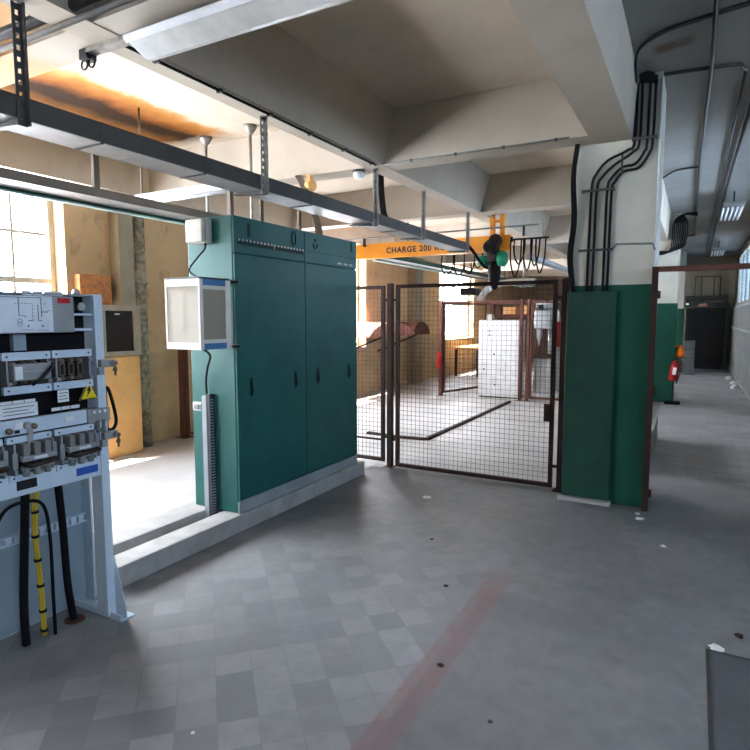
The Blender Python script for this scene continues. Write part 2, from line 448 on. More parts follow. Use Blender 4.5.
# columns
for k, yy in enumerate((-1.75, 5.1, 11.9, 18.7)):
    mb = MB().box(-.92, -.3, yy, yy + .55, 0, 2.95, .012).box(-.5, -.3, yy + .001, yy + .549, 2.949, 3.42)
    ST('column_%d' % (k + 1), mb, 'column')

# ================================================================ ELECTRICAL SWITCHBOARD (open frame)
XF = -2.58
sb = thing('switchboard', (-2.7, 1.4, 0), 'pale blue open-fronted steel switchboard frame crowded with fuse switches and labels', 'switchboard')
def sbp(name, m, mb, parent=sb): return mb.build(name, m, parent)
Y0 = .9
mb = MB().box(XF - .006, XF, 1.84, 1.885, .02, 1.665).box(XF - .085, XF - .006, 1.84, 1.846, .02, 1.665)
for zz in (.13, .4, .65, .98, 1.25, 1.45, 1.62): mb.lathe((XF, 1.863, zz), (1, 0, 0), [(0, .006), (.003, .006)], 8)
sbp('post', 'panel_blue', mb)
mb = MB().box(XF - .006, XF, Y0, Y0 + .045, .02, 1.665).box(XF - .085, XF - .006, Y0 + .039, Y0 + .045, .02, 1.665)
sbp('post', 'panel_blue', mb)
sbp('rear_post', 'panel_blue', MB().box(-2.869, -2.81, 1.925, 1.931, .007, 1.665).box(-2.869, -2.863, 1.931, 1.975, .007, 1.665))
sbp('back_panel', 'panel_back', MB().box(-2.876, -2.87, Y0, 1.975, .002, .9))
sbp('end_panel', 'panel_back', MB().box(-2.86, -2.665, 1.847, 1.852, .86, 1.655))
sbp('foot', 'panel_blue', MB().box(-2.9, -2.5, 1.86, 1.94, 0, .006).box(-2.9, -2.5, 1.852, 1.858, 0, .035)
    .prism([(-2.58, .006), (-2.5, .006), (-2.505, .08), (-2.578, .32)], 'y', 1.886, 1.891))
st = MB().box(-2.868, -2.84, Y0, 1.92, .455, .461).box(-2.868, -2.84, Y0, 1.92, .495, .501).box(-2.868, -2.862, Y0, 1.92, .461, .495)
for k in range(24): st.box(-2.862, -2.839, Y0 + .01 + k * .042, Y0 + .03 + k * .042, .461, .495)
sbp('perforated_rail', 'panel_blue', st)
sbp('backing_board', 'black_back', MB().box(-2.672, -2.662, Y0, 1.838, .86, 1.655))
bb = sbp('cross_bar', 'panel_blue', MB().box(XF - .012, XF - .004, Y0, 1.862, .765, .862).box(XF - .06, XF - .012, Y0, 1.84, .765, .771))
sbp('blue_label', 'bluelab', MB().box(XF - .004, XF - .002, 1.708, 1.822, .788, .825), bb)['label'] = 'blue name label'
sbp('black_label', 'black', MB().box(XF - .004, XF - .002, 1.425, 1.515, .79, .832), bb)['label'] = 'black name plate'
# middle bar with knobs, card, padlock hasp and button block
mid = sbp('cross_bar', 'panel_blue', MB().box(XF - .03, XF - .004, Y0, 1.775, 1.04, 1.105))
for yy in (1.235, 1.4, 1.505): sbp('knob', 'brown_knob', MB().lathe((XF - .004, yy, 1.062 if yy < 1.45 else 1.07), (1, 0, 0), [(0, .006), (.012, .006), (.012, .014), (.03, .012), (.032, .006)], 12), mid)
sbp('label_card', 'white_label', MB().box(XF - .004, XF - .002, 1.432, 1.468, 1.066, 1.09), mid)
sbp('label_card', 'white_label', MB().box(XF - .004, XF - .002, 1.665, 1.71, 1.062, 1.085), mid)
sbp('slot', 'black', MB().box(XF - .004, XF - .0025, 1.43, 1.452, 1.045, 1.06), mid)
sbp('lever', 'grey_sheet', MB().obox((XF + .012, 1.488, 1.02), .006, .022, .13, Matrix.Rotation(math.radians(-4), 3, 'X')).lathe((XF - .004, 1.482, 1.075), (1, 0, 0), [(0, .016), (.02, .016)], 12), mid)
bt = sbp('button_block', 'grey_sheet', MB().box(XF - .05, XF + .006, 1.776, 1.9, 1.035, 1.105, .004))
for k in range(3): sbp('button', 'white_label', MB().lathe((XF + .006, 1.808 + k * .03, 1.088), (1, 0, 0), [(0, .009), (.005, .008)], 10), bt)
for k in range(2): sbp('plunger', 'contact', MB().lathe((XF + .004, 1.83 + k * .03, 1.045), (0, 0, -1), [(0, .009), (.04, .009), (.04, .013), (.06, .012)], 10), bt)
# white instruction cards and rows of little plates
def card(y0, y1, z0, z1, lines=0, parent=sb, x=XF - .02):
    c = sbp('label_card', 'white_label', MB().box(x - .002, x, y0, y1, z0, z1), parent)
    if lines:
        t = MB()
        for k in range(lines):
            zz = z1 - (z1 - z0) * (k + 1) / (lines + 1); t.box(x, x + .0006, y0 + (y1 - y0) * .1, y1 - (y1 - y0) * (.1 + .15 * (k % 2)), zz - .0015, zz + .0015)
        sbp('print', 'ink', t, c)
card(1.378, 1.548, 1.112, 1.172, 3)
for k in range(3): card(1.387 + k * .052, 1.435 + k * .052, 1.174, 1.188)
for k in range(3): card(1.612 + k * .048, 1.656 + k * .048, 1.118, 1.133)
card(1.645, 1.7, 1.155, 1.212, 3)
card(1.16, 1.33, 1.112, 1.172, 3)
# yellow triangle
tri = sbp('warning_sign', 'yellow', MB().prism([(1.748, 1.152), (1.85, 1.152), (1.8, 1.252)], 'x', XF - .016, XF - .012))
tri['label'] = 'yellow triangular electrical hazard sign'
r = .0
bo = MB()
pts = [(1.752, 1.1545), (1.846, 1.1545), (1.8, 1.246)]
for k in range(3):
    a, b2 = pts[k], pts[(k + 1) % 3]; bo.bar((XF - .0115, *a), (XF - .0115, *b2), .0022)
bo.prism([(1.806, 1.226), (1.788, 1.196), (1.797, 1.196), (1.787, 1.165), (1.814, 1.203), (1.803, 1.203), (1.814, 1.226)], 'x', XF - .012, XF - .0105)
sbp('bolt_symbol', 'ink', bo, tri)

def unit_root(y0, y1, z0, z1, zt):
    u = bpy.data.objects.new('fuse_switch', None); COL.objects.link(u); u.parent = sb
    u.location = Vector((XF, (y0 + y1) / 2, z0)) - sb.location; u.empty_display_size = .05
    for zz in (z0, z1 - zt):
        sbp('mounting_bar', 'panel_blue', MB().box(XF - .018, XF + .002, y0, y1, zz, zz + zt), u)
        for yy in (y0 + .02, y1 - .018): sbp('screw', 'ink', MB().lathe((XF + .002, yy, zz + zt / 2), (1, 0, 0), [(0, .0045), (.002, .0045)], 8), u)
    return u
def upper_unit(y0, y1, closed):
    z0, z1 = 1.218, 1.4
    u = unit_root(y0, y1, z0, z1, .034)
    sbp('side_bracket', 'grey_sheet', MB().box(XF - .06, XF - .01, y0 + .022, y0 + .03, z0 + .034, z1 - .034).box(XF - .012, XF + .008, y0 + .015, y0 + .034, z0 + .04, z0 + .055), u)
    sbp('side_bracket', 'grey_sheet', MB().box(XF - .06, XF - .01, y1 - .01, y1 - .002, z0 + .034, z1 - .034).box(XF - .012, XF + .008, y1 - .016, y1, z0 + .04, z0 + .055).box(XF - .012, XF + .008, y1 - .018, y1, z1 - .06, z1 - .045), u)
    pts = [y0 + .055 + k * .046 for k in range(3)]
    for yy in pts:
        for zz in (z0 + .05, z1 - .05): sbp('terminal', 'brown_knob', MB().lathe((XF - .055, yy, zz), (1, 0, 0), [(0, .014), (.03, .014), (.03, .009), (.048, .009)], 12), u)
    if closed:
        sbp('cover_plate', 'grey_sheet', MB().box(XF - .03, XF + .022, y0 + .035, y1 - .01, z0 + .058, z1 - .052, .004), u)
        card(y0 + .04, y0 + .072, z0 + .066, z1 - .06, 0, u, XF + .025)
        sbp('handle', 'black', MB().tube([(XF + .03, y0 + .105, z0 + .038), (XF + .045, y0 + .14, z0 + .062), (XF + .045, y1 - .02, z0 + .115), (XF + .02, y1 - .002, z0 + .118)], .008, 8)
            .box(XF - .03, XF + .025, y1 - .008, y1 + .006, z0 + .06, z0 + .13), u)
        sbp('groove', 'steel', MB().box(XF + .022, XF + .025, y0 + .075, y1 - .03, z0 + .096, z0 + .1), u)
    else:
        for yy in pts:
            sbp('fuse_holder', 'black', MB().box(XF - .055, XF - .021, yy - .016, yy + .016, z0 + .055, z1 - .055), u)
            t = MB()
            for d in (-.012, .012): t.box(XF - .021, XF - .012, yy + d - .002, yy + d + .002, z0 + .062, z1 - .062)
            for zz in (z0 + .062, z1 - .066): t.box(XF - .021, XF - .012, yy - .012, yy + .012, zz, zz + .004)
            sbp('fuse_clip', 'brown_knob', t, u)
def lower_unit(y0, y1):
    z0, z1 = .835, 1.032
    u = unit_root(y0, y1, z0, z1, .028)
    sbp('side_bracket', 'grey_sheet', MB().box(XF - .06, XF + .021, y0 + .016, y0 + .024, z0 + .028, z1 - .03).box(XF + .02, XF + .03, y0 + .004, y0 + .026, z0 + .06, z0 + .13), u)
    sbp('side_bracket', 'grey_sheet', MB().box(XF - .06, XF + .021, y1 - .012, y1 - .004, z0 + .028, z1 - .03).box(XF + .02, XF + .03, y1 - .014, y1 + .004, z0 + .06, z0 + .15), u)
    for k in range(3):
        yy = y0 + .06 + k * .048
        sbp('contact_block', 'contact', MB().box(XF - .055, XF + .045, yy - .016, yy + .014, z1 - .095, z1 - .03, .005), u)
        sbp('contact_post', 'contact', MB().lathe((XF + .028, yy, z0 + .02), (0, 0, 1), [(0, .013), (.006, .015), (.05, .015), (.055, .01)], 12), u)
    sbp('bus_strip', 'grey_sheet', MB().box(XF + .02, XF + .05, y0 + .035, y1 - .012, z0 + .088, z0 + .112, .003), u)
    sbp('bus_strip', 'grey_sheet', MB().box(XF + .02, XF + .04, y0 + .035, y1 - .015, z0 + .05, z0 + .068, .003), u)
    sbp('handle', 'brownbar', MB().tube([(XF + .03, y0 + .04, z0 + .074), (XF + .075, y0 + .055, z0 + .074), (XF + .08, y1 - .03, z0 + .082), (XF + .035, y1 - .012, z0 + .082)], .011, 8), u)
    card(y0 + .085, y0 + .145, z0 + .094, z0 + .106, 0, u, XF + .0525)
upper_unit(1.165, 1.375, False)
upper_unit(1.393, 1.606, True); upper_unit(1.615, 1.815, False)
lower_unit(1.165, 1.375); lower_unit(1.393, 1.592); lower_unit(1.608, 1.808)
# busbar compartment and top box with the one-line diagram
sbp('divider', 'panel_back', MB().box(-2.66, XF - .05, 1.475, 1.53, 1.405, 1.478))
top = sbp('diagram_box', 'grey_sheet', MB().box(-2.75, XF, Y0, 1.735, 1.483, 1.65, .004))
pl = sbp('diagram_plate', 'plate', MB().box(XF, XF + .003, Y0 + .01, 1.628, 1.487, 1.647), top)
d = MB(); xx = XF + .0036
def dl(y0, z0, y1, z1, r=.0011): d.bar((xx, y0, z0), (xx, y1, z1), r)
dl(1.0, 1.64, 1.575, 1.64); dl(1.475, 1.64, 1.475, 1.56); dl(1.475, 1.56, 1.5, 1.56); dl(1.5, 1.56, 1.507, 1.553)
dl(1.575, 1.64, 1.575, 1.555); dl(1.575, 1.577, 1.605, 1.577, .0016); dl(1.6, 1.583, 1.617, 1.583)
for yy in (1.39, 1.535):                                   # dashed links
    for k in range(5): dl(yy, 1.608 - k * .015, yy, 1.6 - k * .015)
    dl(yy - .02, 1.538, yy, 1.538, .0016)
for k in range(6): dl(1.46 + k * .0135, 1.613, 1.466 + k * .0135, 1.613)
dl(1.56, 1.61, 1.56, 1.54); dl(1.56, 1.538, 1.575, 1.538, .0016); dl(1.585, 1.613, 1.595, 1.613)
for zc in (1.537, 1.523):
    pr = None
    for k in range(13):
        q = (1.478 + .0095 * math.cos(k * PI / 6), zc + .0095 * math.sin(k * PI / 6))
        if pr: dl(*pr, *q, .0008)
        pr = q
for yy in (1.512, 1.577): dl(yy, 1.52, yy + .002, 1.51, .002)
dl(1.482, 1.498, 1.54, 1.498, .0008); dl(1.55, 1.496, 1.605, 1.496, .0008); dl(1.3, 1.498, 1.38, 1.498, .0008)
dl(1.2, 1.64, 1.2, 1.56); dl(1.3, 1.64, 1.3, 1.56); dl(1.1, 1.64, 1.1, 1.55)
sbp('diagram_line', 'ink', d, pl)
sbp('red_label', 'red', MB().box(XF, XF + .003, 1.655, 1.715, 1.618, 1.642), top)
sbp('handle', 'black', MB().tube([(XF - .03, 1.735, 1.635), (XF - .03, 1.752, 1.632), (XF - .03, 1.755, 1.585), (XF - .03, 1.736, 1.58)], .006, 8), top)
for yy in (1.395, 1.448, 1.505, 1.553, 1.605, 1.645): 
    if yy > 1.46: sbp('name_plate', 'white_label', MB().box(XF - .02, XF - .014, yy, yy + .044, 1.65, 1.672), top)
sbp('ledge', 'panel_blue', MB().box(-2.66, XF - .02, 1.737, 1.838, 1.562, 1.572).box(-2.66, XF - .02, 1.737, 1.838, 1.488, 1.5))
sbp('bolt', 'steel', MB().lathe((-2.66, 1.785, 1.605), (1, 0, 0), [(0, .012), (.05, .012), (.05, .02), (.065, .02)], 8))
sbp('bolt', 'steel', MB().lathe((-2.64, 1.79, 1.662), (0, 0, 1), [(0, .02), (.02, .016), (.03, .006)], 8))
sbp('top_plate', 'panel_back', MB().box(-2.86, XF - .007, Y0, 1.838, 1.656, 1.662))
# interlock locks with keys on the end post
for k, (zz, sc) in enumerate(((1.315, 1), (.952, 1))):
    lk = sbp('key_lock', 'grey_sheet', MB().box(XF, XF + .03, 1.845, 1.925, zz - .008, zz + .03, .004).lathe((XF + .03, 1.905, zz + .012), (1, 0, 0), [(0, .014), (.025, .014)], 12).box(XF, XF + .015, 1.84, 1.87, zz - .045, zz - .008))
    sbp('key', 'brown_knob', MB().lathe((XF + .055, 1.905, zz + .012), (1, 0, 0), [(0, .009), (.006, .009)], 10).box(XF + .05, XF + .054, 1.9, 1.91, zz - .05, zz + .01).lathe((XF + .049, 1.905, zz - .02), (1, 0, 0), [(0, .012), (.005, .012)], 10), lk)
sbp('control_cable', 'rubber', MB().tube(smooth_path([(XF - .02, 1.892, 1.2), (XF, 1.9, 1.19), (XF, 1.925, 1.1), (XF, 1.935, 1.02), (XF, 1.91, .985), (XF - .02, 1.885, .99)]), .009, 8))
sbp('side_conduit', 'black', MB().box(XF - .05, XF - .01, 1.887, 1.9, .99, 1.2, .004))

def cable(name, label, m, pts, r, cat='cable', group=None, ring=None):
    mb = MB().tube(smooth_path(pts), r, 10)
    return tag(mb.build(name, m), label, cat, group)
cable('power_cable', 'thick black cable dropping into the floor nearest the frame edge of the switchboard', 'rubber', [(-2.715, 1.54, .9), (-2.715, 1.535, .76), (-2.72, 1.52, .5), (-2.72, 1.5, .2), (-2.72, 1.5, -.02)], .019)
c = cable('power_cable', 'thick black cable ending in a reddish floor collar behind the switchboard front', 'rubber', [(-2.735, 1.70, .9), (-2.735, 1.705, .76), (-2.735, 1.72, .5), (-2.735, 1.73, .2), (-2.735, 1.755, -.02)], .018)
tag(MB().lathe((-2.735, 1.757, 0), (0, 0, 1), [(0, .05), (.006, .048), (.008, .03)], 16).build('floor_collar', 'rust_red'), 'small reddish floor collar round a black cable under the switchboard', 'collar')
yb = thing('yellow_wire_bundle', (-2.73, 1.6, 0), 'bundle of yellow wires tied with black bands under the switchboard', 'wires')
for k in range(5):
    a = k * 1.26; dx, dy = .008 * math.cos(a), .008 * math.sin(a)
    MB().tube(smooth_path([(-2.73 + dx * 3, 1.6 + dy * 5, .85), (-2.73 + dx, 1.585 + dy * 2, .7), (-2.73 + dx, 1.578 + dy, .5), (-2.73 + dx, 1.59 + dy, .25), (-2.73 + dx, 1.595 + dy, -.01)]), .0055, 6).build('wire', 'yellow_wire', yb)
for zz, yy in ((.62, 1.582), (.5, 1.578), (.38, 1.583), (.25, 1.59), (.12, 1.594), (.02, 1.595)): MB().lathe((-2.73, yy, zz), (0, 0, 1), [(0, .018), (.012, .018)], 10).build('cable_tie', 'rubber', yb)
cable('thin_cable', 'thin black cable arching beside the yellow wires in the switchboard', 'rubber', [(-2.69, 1.35, .55), (-2.688, 1.42, .68), (-2.688, 1.52, .7), (-2.69, 1.6, .66), (-2.69, 1.625, .5), (-2.69, 1.625, .2), (-2.69, 1.625, -.01)], .008)

# ================================================================ PLINTHS, GREEN CABINET
tag(MB().box(-3.0, -2.82, 2.06, 4.92, 0, .13, .008).build('concrete_plinth', 'kerb'), 'rough grey concrete plinth carrying the front edge of the green cabinet', 'plinth')
tag(MB().box(-3.36, -3.13, 2.06, 4.92, 0, .13, .008).build('concrete_plinth', 'kerb'), 'rough concrete plinth behind the narrow trench, under the back of the green cabinet', 'plinth')
CX0, CX1, CY0, CY1, CZ0, CZ1 = -3.277, -2.84, 3.12, 4.80, .13, 2.265
gc = thing('electrical_cabinet', ((CX0 + CX1) / 2, (CY0 + CY1) / 2, CZ0), 'tall double-door teal green metal electrical cabinet on a concrete plinth', 'cabinet')
MB().box(CX0, CX1 - .012, CY0, CY1, CZ0 + .001, CZ1, .006).build('body', 'teal', gc)
MB().box(CX1 - .012, CX1, CY0, 3.955, CZ0 + .002, .218).box(CX1 - .012, CX1, 3.961, CY1, CZ0 + .002, .218).build('skirting', 'skirt', gc)
ym = 3.958
for a, b, ks in ((CY0 + .004, ym - .003, ((3.27, 1.04), (3.81, 1.046))), (ym + .003, CY1 - .004, ((4.13, 1.05), (4.64, 1.05)))):
    d = MB().box(CX1 - .012, CX1 + .006, a, b, .224, 2.0, .004).build('door', 'teal', gc)
    for yy, zz in ks:
        MB().prism([(yy - .012, zz - .06), (yy + .012, zz - .06), (yy + .016, zz), (yy + .012, zz + .075), (yy - .012, zz + .075), (yy - .016, zz)], 'x', CX1 + .006, CX1 + .009).tube([(CX1 + .012, yy, zz + .05), (CX1 + .02, yy, zz - .02), (CX1 + .012, yy, zz - .05)], .008, 8).build('door_handle', 'teal_dark', d)
    t = MB().box(CX1 - .012, CX1 + .004, a, b, 2.006, CZ1 - .004, .004).build('header_panel', 'teal', gc)
    if a < 3.5:
        MB().box(CX1 + .004, CX1 + .0055, a + .03, 3.94, 2.065, 2.108).build('vent_slot', 'teal_dark', t)
        v = MB()
        for k in range(20): v.box(CX1 + .0055, CX1 + .009, a + .04 + k * .04, a + .06 + k * .04, 2.092, 2.106)
        v.box(CX1 + .0055, CX1 + .009, 3.56, 3.565, 2.07, 2.105); v.build('terminal_strip', 'galv', t)
        MB().box(CX1 + .004, CX1 + .008, 3.262, 3.292, 2.13, 2.225, .004).build('key_slot', 'teal_dark', t)
        r = MB(); r.tube([(CX1 + .006, 3.81 + .028 * math.cos(k * PI / 8), 2.18 + .055 * math.sin(k * PI / 8)) for k in range(17)], .006, 6, False); r.build('lifting_ring', 'teal_dark', t)
    else:
        r = MB(); r.tube([(CX1 + .006, 4.11 + .03 * math.cos(PI + k * PI / 8), 2.17 + .04 * math.sin(PI + k * PI / 8)) for k in range(9)], .006, 6); r.lathe((CX1 + .004, 4.11, 2.2), (1, 0, 0), [(0, .015), (.005, .015)], 10); r.build('lifting_ring', 'teal_dark', t)
        MB().box(CX1 + .004, CX1 + .008, 4.69, 4.715, 2.16, 2.25, .003).build('key_slot', 'teal_dark', t)
        MB().box(CX1 + .006, CX1 + .008, 4.46, 4.52, 2.03, 2.045).box(CX1 + .006, CX1 + .008, 4.56, 4.62, 2.03, 2.045).box(CX1 + .006, CX1 + .008, 4.66, 4.71, 2.03, 2.045).build('name_plate', 'galv', t)
        MB().box(CX1 + .004, CX1 + .006, a + .01, b - .01, 2.1, 2.104).build('seam_line', 'teal_dark', t)
mb = MB().box(CX0 + .01, CX1 - .02, CY0 - .004, CY0, .2, .206)
for zz in (.6, 1.1): mb.lathe((CX0 + .04, CY0, zz), (0, -1, 0), [(0, .006), (.003, .006)], 8).lathe((CX1 - .04, CY0, zz), (0, -1, 0), [(0, .006), (.003, .006)], 8)
mb.build('side_trim', 'teal', gc)
YS = CY0 - .0045
jb = thing('junction_box', (-3.11, YS, 2.075), 'small beige plastic junction box high on the green cabinet side', 'box')
MB().box(-3.2, -3.03, YS - .055, YS, 2.075, 2.245, .006).build('base', 'beige_plastic', jb)
MB().box(-3.195, -3.035, YS - .095, YS - .056, 2.08, 2.24, .01).build('lid', 'beige_plastic', jb)
MB().lathe((-3.06, YS - .04, 2.075), (0, 0, -1), [(0, .012), (.02, .012)], 10).build('cable_gland', 'black', jb)
mt = thing('meter_box', (-2.92, 2.88, 1.34), 'off-white control box with translucent windows and blue bands bracketed off the green cabinet', 'control box')
MX0, MX1, MY0, MY1, MZ0, MZ1 = -3.08, -2.768, 2.72, 3.0, 1.345, 1.8
mb = MB()
for zz in (MZ0, MZ1 - .045): mb.box(MX0, MX1, MY0, MY0 + .012, zz, zz + .045)
for xx in (MX0, MX1 - .012): mb.box(xx, xx + .012, MY0, MY0 + .012, MZ0 + .045, MZ1 - .045)
mb.build('front_frame', 'meter_white', mt)
MB().box(MX0 + .012, MX1 - .012, MY0 + .003, MY0 + .009, MZ0 + .045, MZ1 - .045).build('front_window', 'meter_glass', mt)
mb = MB().box(MX1 - .012, MX1, MY0 + .012, MY0 + .03, MZ0, MZ1).box(MX1 - .012, MX1, MY1 - .045, MY1, MZ0, MZ1)
for zz in (MZ0 + .04, MZ1 - .065): mb.box(MX1 - .012, MX1, MY0 + .03, MY1 - .045, zz, zz + .025)
mb.box(MX0, MX0 + .012, MY0 + .012, MY1, MZ0, MZ1).box(MX0 + .012, MX1 - .012, MY1 - .008, MY1, MZ0, MZ1).build('housing', 'meter_white', mt)
MB().box(MX0 + .012, MX1 - .012, MY0 + .012, MY1 - .008, MZ0, MZ0 + .01).build('bottom', 'meter_white', mt)
MB().box(MX1 - .012, MX1 + .001, MY0 + .03, MY1 - .045, MZ0, MZ0 + .04).box(MX1 - .012, MX1 + .001, MY0 + .03, MY1 - .045, MZ1 - .04, MZ1).build('blue_band', 'meter_blue', mt)
MB().box(MX1 - .01, MX1 - .004, MY0 + .03, MY1 - .045, MZ0 + .065, MZ1 - .065).build('side_window', 'meter_glass', mt)
MB().box(MX0 - .003, MX1 - .006, MY0 + .002, MY1, MZ1, MZ1 + .012).build('lid', 'black', mt)
MB().box(MX0 + .03, MX1 - .04, MY1 - .06, MY1 - .008, MZ0 + .03, MZ1 - .03).build('mounting_board', 'meter_white', mt)
for k in range(3): MB().box(MX0 + .03 + k * .075, MX0 + .085 + k * .075, MY0 + .03, MY1 - .065, MZ0 + .06, MZ0 + .17, .004).build('relay', 'white_label', mt)
MB().box(MX0 + .17, MX0 + .215, MY0 + .04, MY1 - .065, MZ0 + .34, MZ0 + .375).build('relay', 'white_label', mt)
MB().box(MX0 + .18, MX0 + .24, MY0 + .05, MY1 - .065, MZ0 + .24, MZ0 + .26).build('relay', 'contact', mt)
for zz in (MZ1 - .008, MZ0): MB().box(MX0 + .1, -2.79, MY1, CY0 - .0045, zz, zz + .016).box(-2.83, -2.79, MY1, CY0 - .001, zz, zz + .016).build('bracket', 'white_metal', mt)
cd = thing('cable_duct', (-3.085, YS, .06), 'upright slotted grey cable duct on the green cabinet side', 'cable duct')
MB().box(-3.128, -3.087, YS - .05, YS, .001, .985).build('cover', 'duct', cd)
mb = MB().box(-3.0865, -3.052, YS - .048, YS, .001, 1.0)
mb.build('wall', 'duct_dark', cd)
mb = MB()
for k in range(42): mb.box(-3.0515, -3.0505, YS - .045, YS - .012, .075 + k * .0215, .083 + k * .0215)
mb.build('slot', 'duct', cd)
so = thing('socket_outlet', (-3.18, YS, .87), 'small white switch box beside the duct on the green cabinet', 'switch box')
MB().box(-3.225, -3.135, YS - .05, YS, .87, .935, .01).build('base', 'white_metal', so)
MB().box(-3.205, -3.155, YS - .058, YS - .0505, .885, .92, .003).build('rocker', 'contact', so)
cable('control_cable', 'black cable from the beige junction box down to the control box', 'rubber', [(-3.06, YS - .04, 2.06), (-3.06, YS - .05, 2.03), (-3.09, YS - .08, 1.98), (-3.13, YS - .13, 1.88), (-3.0, MY1 - .03, 1.82)], .006)
cable('control_cable', 'black cable curling from under the control box to the slotted duct', 'rubber', [(-2.99, MY1 - .06, 1.34), (-2.98, MY1 + .01, 1.29), (-3.05, YS - .06, 1.2), (-3.1, YS - .03, 1.1), (-3.1, YS - .025, .98)], .008)

# ================================================================ CABLE TRUNKING OVERHEAD
tr = thing('cable_trunking', (-2.83, 4.2, 2.44), 'long grey metal cable trunking hung from perforated straps over the green cabinet', 'cable trunking')
TX0, TX1, TZ0, TZ1 = -2.945, -2.72, 2.45, 2.55
MB().box(TX1 - .004, TX1, .2, 7.55, TZ0, TZ1).box(TX0, TX0 + .004, .2, 7.55, TZ0, TZ1).build('side_wall', 'trunk_dark', tr)  # sides coloured darker than the bottom covers: shade put into the colour
for a in [.2 + 1.05 * k for k in range(7)]:
    MB().box(TX0 + .004, TX1 - .004, a, a + 1.046, TZ0 - .003, TZ0 + .003).build('bottom_cover', 'trunk', tr)
MB().box(TX0 + .004, TX1 - .004, 7.54, 7.55, TZ0 + .003, TZ1).build('end_cap', 'trunk_dark', tr)
for yy in (1.15, 2.03, 2.75, 3.9, 5.45): MB().box(TX1, TX1 + .003, yy - .008, yy + .008, TZ0 - .008, TZ1).box(TX0 + .01, TX1, yy - .006, yy + .006, TZ0 - .01, TZ0 - .0035).build('cover_clip', 'trunk_dark', tr)
for yy in (-.0 + .3, 1.62, 3.3, 4.92, 6.02, 7.46):
    h = MB(); z = 2.415
    a = TX1 + .004
    h.box(a, a + .005, yy - .022, yy - .008, z, 2.95).box(a, a + .005, yy + .008, yy + .022, z, 2.95)
    while z < 2.94:
        h.box(a, a + .005, yy - .008, yy + .008, z, min(z + .028, 2.95)); z += .05
    h.box(a + .005, a + .035, yy + .017, yy + .022, 2.415, 2.95)
    hh = h.build('hanger_strap', 'galv' if yy > 2 else 'trunk_dark', tr)
    MB().prism([(TX0 - .03, 2.436), (TX1 + .004, 2.415), (TX1 + .004, 2.446), (TX0 - .03, 2.446)], 'y', yy - .022, yy + .022).build('support_arm', 'trunk_dark', hh)
t2 = thing('cable_tray', (-3.4, 4.5, 2.29), 'brown-grey cable tray with a pale green edge running above the cabinet back', 'cable tray')
T2 = -3.3
MB().box(T2 - .004, T2, -.5, 4.75, 2.30, 2.355).build('side_rail', 'tray_brown', t2)
MB().box(T2 - .2, T2 - .004, -.5, 4.75, 2.30, 2.304).build('tray_bottom', 'trunk', t2)
MB().box(T2 - .204, T2 - .2, -.5, 4.75, 2.285, 2.355).build('side_rail', 'green_dark', t2)
MB().box(T2 - .25, T2 - .205, -.5, 4.75, 2.275, 2.33).build('edge_trunking', 'green_strip', t2)
for yy in (.8, 2.42, 4.0, 4.55): MB().box(T2 - .03, T2 - .005, yy - .02, yy + .02, 2.304, 2.56).box(T2 - .2, T2 - .03, yy - .02, yy + .02, 2.305, 2.312).box(T2 - .005, -2.945, yy - .015, yy + .015, 2.552, 2.567).build('hanger', 'tray_brown', t2)
for xx, yy in ((-4.55, 4.62), (-3.9, 4.56)): MB().tube([(xx, yy, 3.41), (xx, yy, 2.36)], .016, 6).lathe((xx, yy, 3.42), (0, 0, -1), [(0, .07), (.03, .06), (.09, .018)], 10).box(xx, -3.52, yy - .012, yy + .012, 2.345, 2.36).build('ceiling_rod', 'galv', t2)
t4 = thing('cable_tray', (-4.45, 11, 2.5), 'pale green-edged tray run under the orange crane toward the far windows', 'cable tray')
MB().box(-4.5, -4.3, 8.2, 18, 2.49, 2.50).build('tray_bottom', 'trunk', t4)
MB().box(-4.3, -4.295, 8.2, 18, 2.49, 2.56).build('side_rail', 'green_dark', t4)
MB().box(-4.56, -4.51, 8.2, 18, 2.46, 2.52).build('edge_trunking', 'green_strip', t4)
for yy in (9.2, 12.0, 15.0): MB().box(-4.42, -4.4, yy - .01, yy + .01, 2.5, 3.42).build('hanger', 'tray_brown', t4)
bat = thing('batten_light', (-3.85, 3.7, 2.58), 'unlit white batten light hanging crosswise above the green-edged tray', 'light fitting')
MB().box(-4.5, -3.35, 3.66, 3.76, 2.6, 2.66, .008).build('housing', 'white_metal', bat)
MB().tube([(-4.45, 3.71, 2.585), (-3.4, 3.71, 2.585)], .014, 10).build('tube', 'white_label', bat)
MB().tube([(-4.45, 3.71, 2.66), (-4.45, 3.71, 3.42)], .01, 6).build('drop_rod', 'tray_brown', bat)
MB().box(-3.42, -3.38, 3.69, 3.73, 2.305, 2.6).build('bracket', 'tray_brown', bat)

# ================================================================ BATTEN WITH REFLECTOR ON THE BEAM
fl = thing('fluorescent_fitting', (-1.6, 2.06, 2.83), 'long white reflector light fitting fixed under the stained ceiling beam', 'light fitting')
MB().prism([(1.995, 2.895), (2.015, 2.88), (2.12, 2.835), (2.15, 2.84), (2.14, 2.925), (2.02, 2.925)], 'x', -2.47, -.85).build('reflector', 'white_metal', fl)
MB().prism([(1.99, 2.905), (1.99, 2.893), (2.01, 2.876), (2.015, 2.886)], 'x', -2.48, -.84).build('rim', 'white_label', fl)
MB().box(-2.85, -.8, 2.05, 2.11, 2.926, 2.9495).build('mounting_rail', 'galv', fl)
mb = MB().box(-2.9, -2.84, 2.05, 2.11, 2.9, 2.9495)
for dx in (0, .05): mb.tube([(-2.9 + dx * 1.2 + .025 * math.cos(k * PI / 5), 2.08, 2.885 + .025 * math.sin(k * PI / 5)) for k in range(11)], .006, 6)
mb.build('end_bracket', 'black', fl)

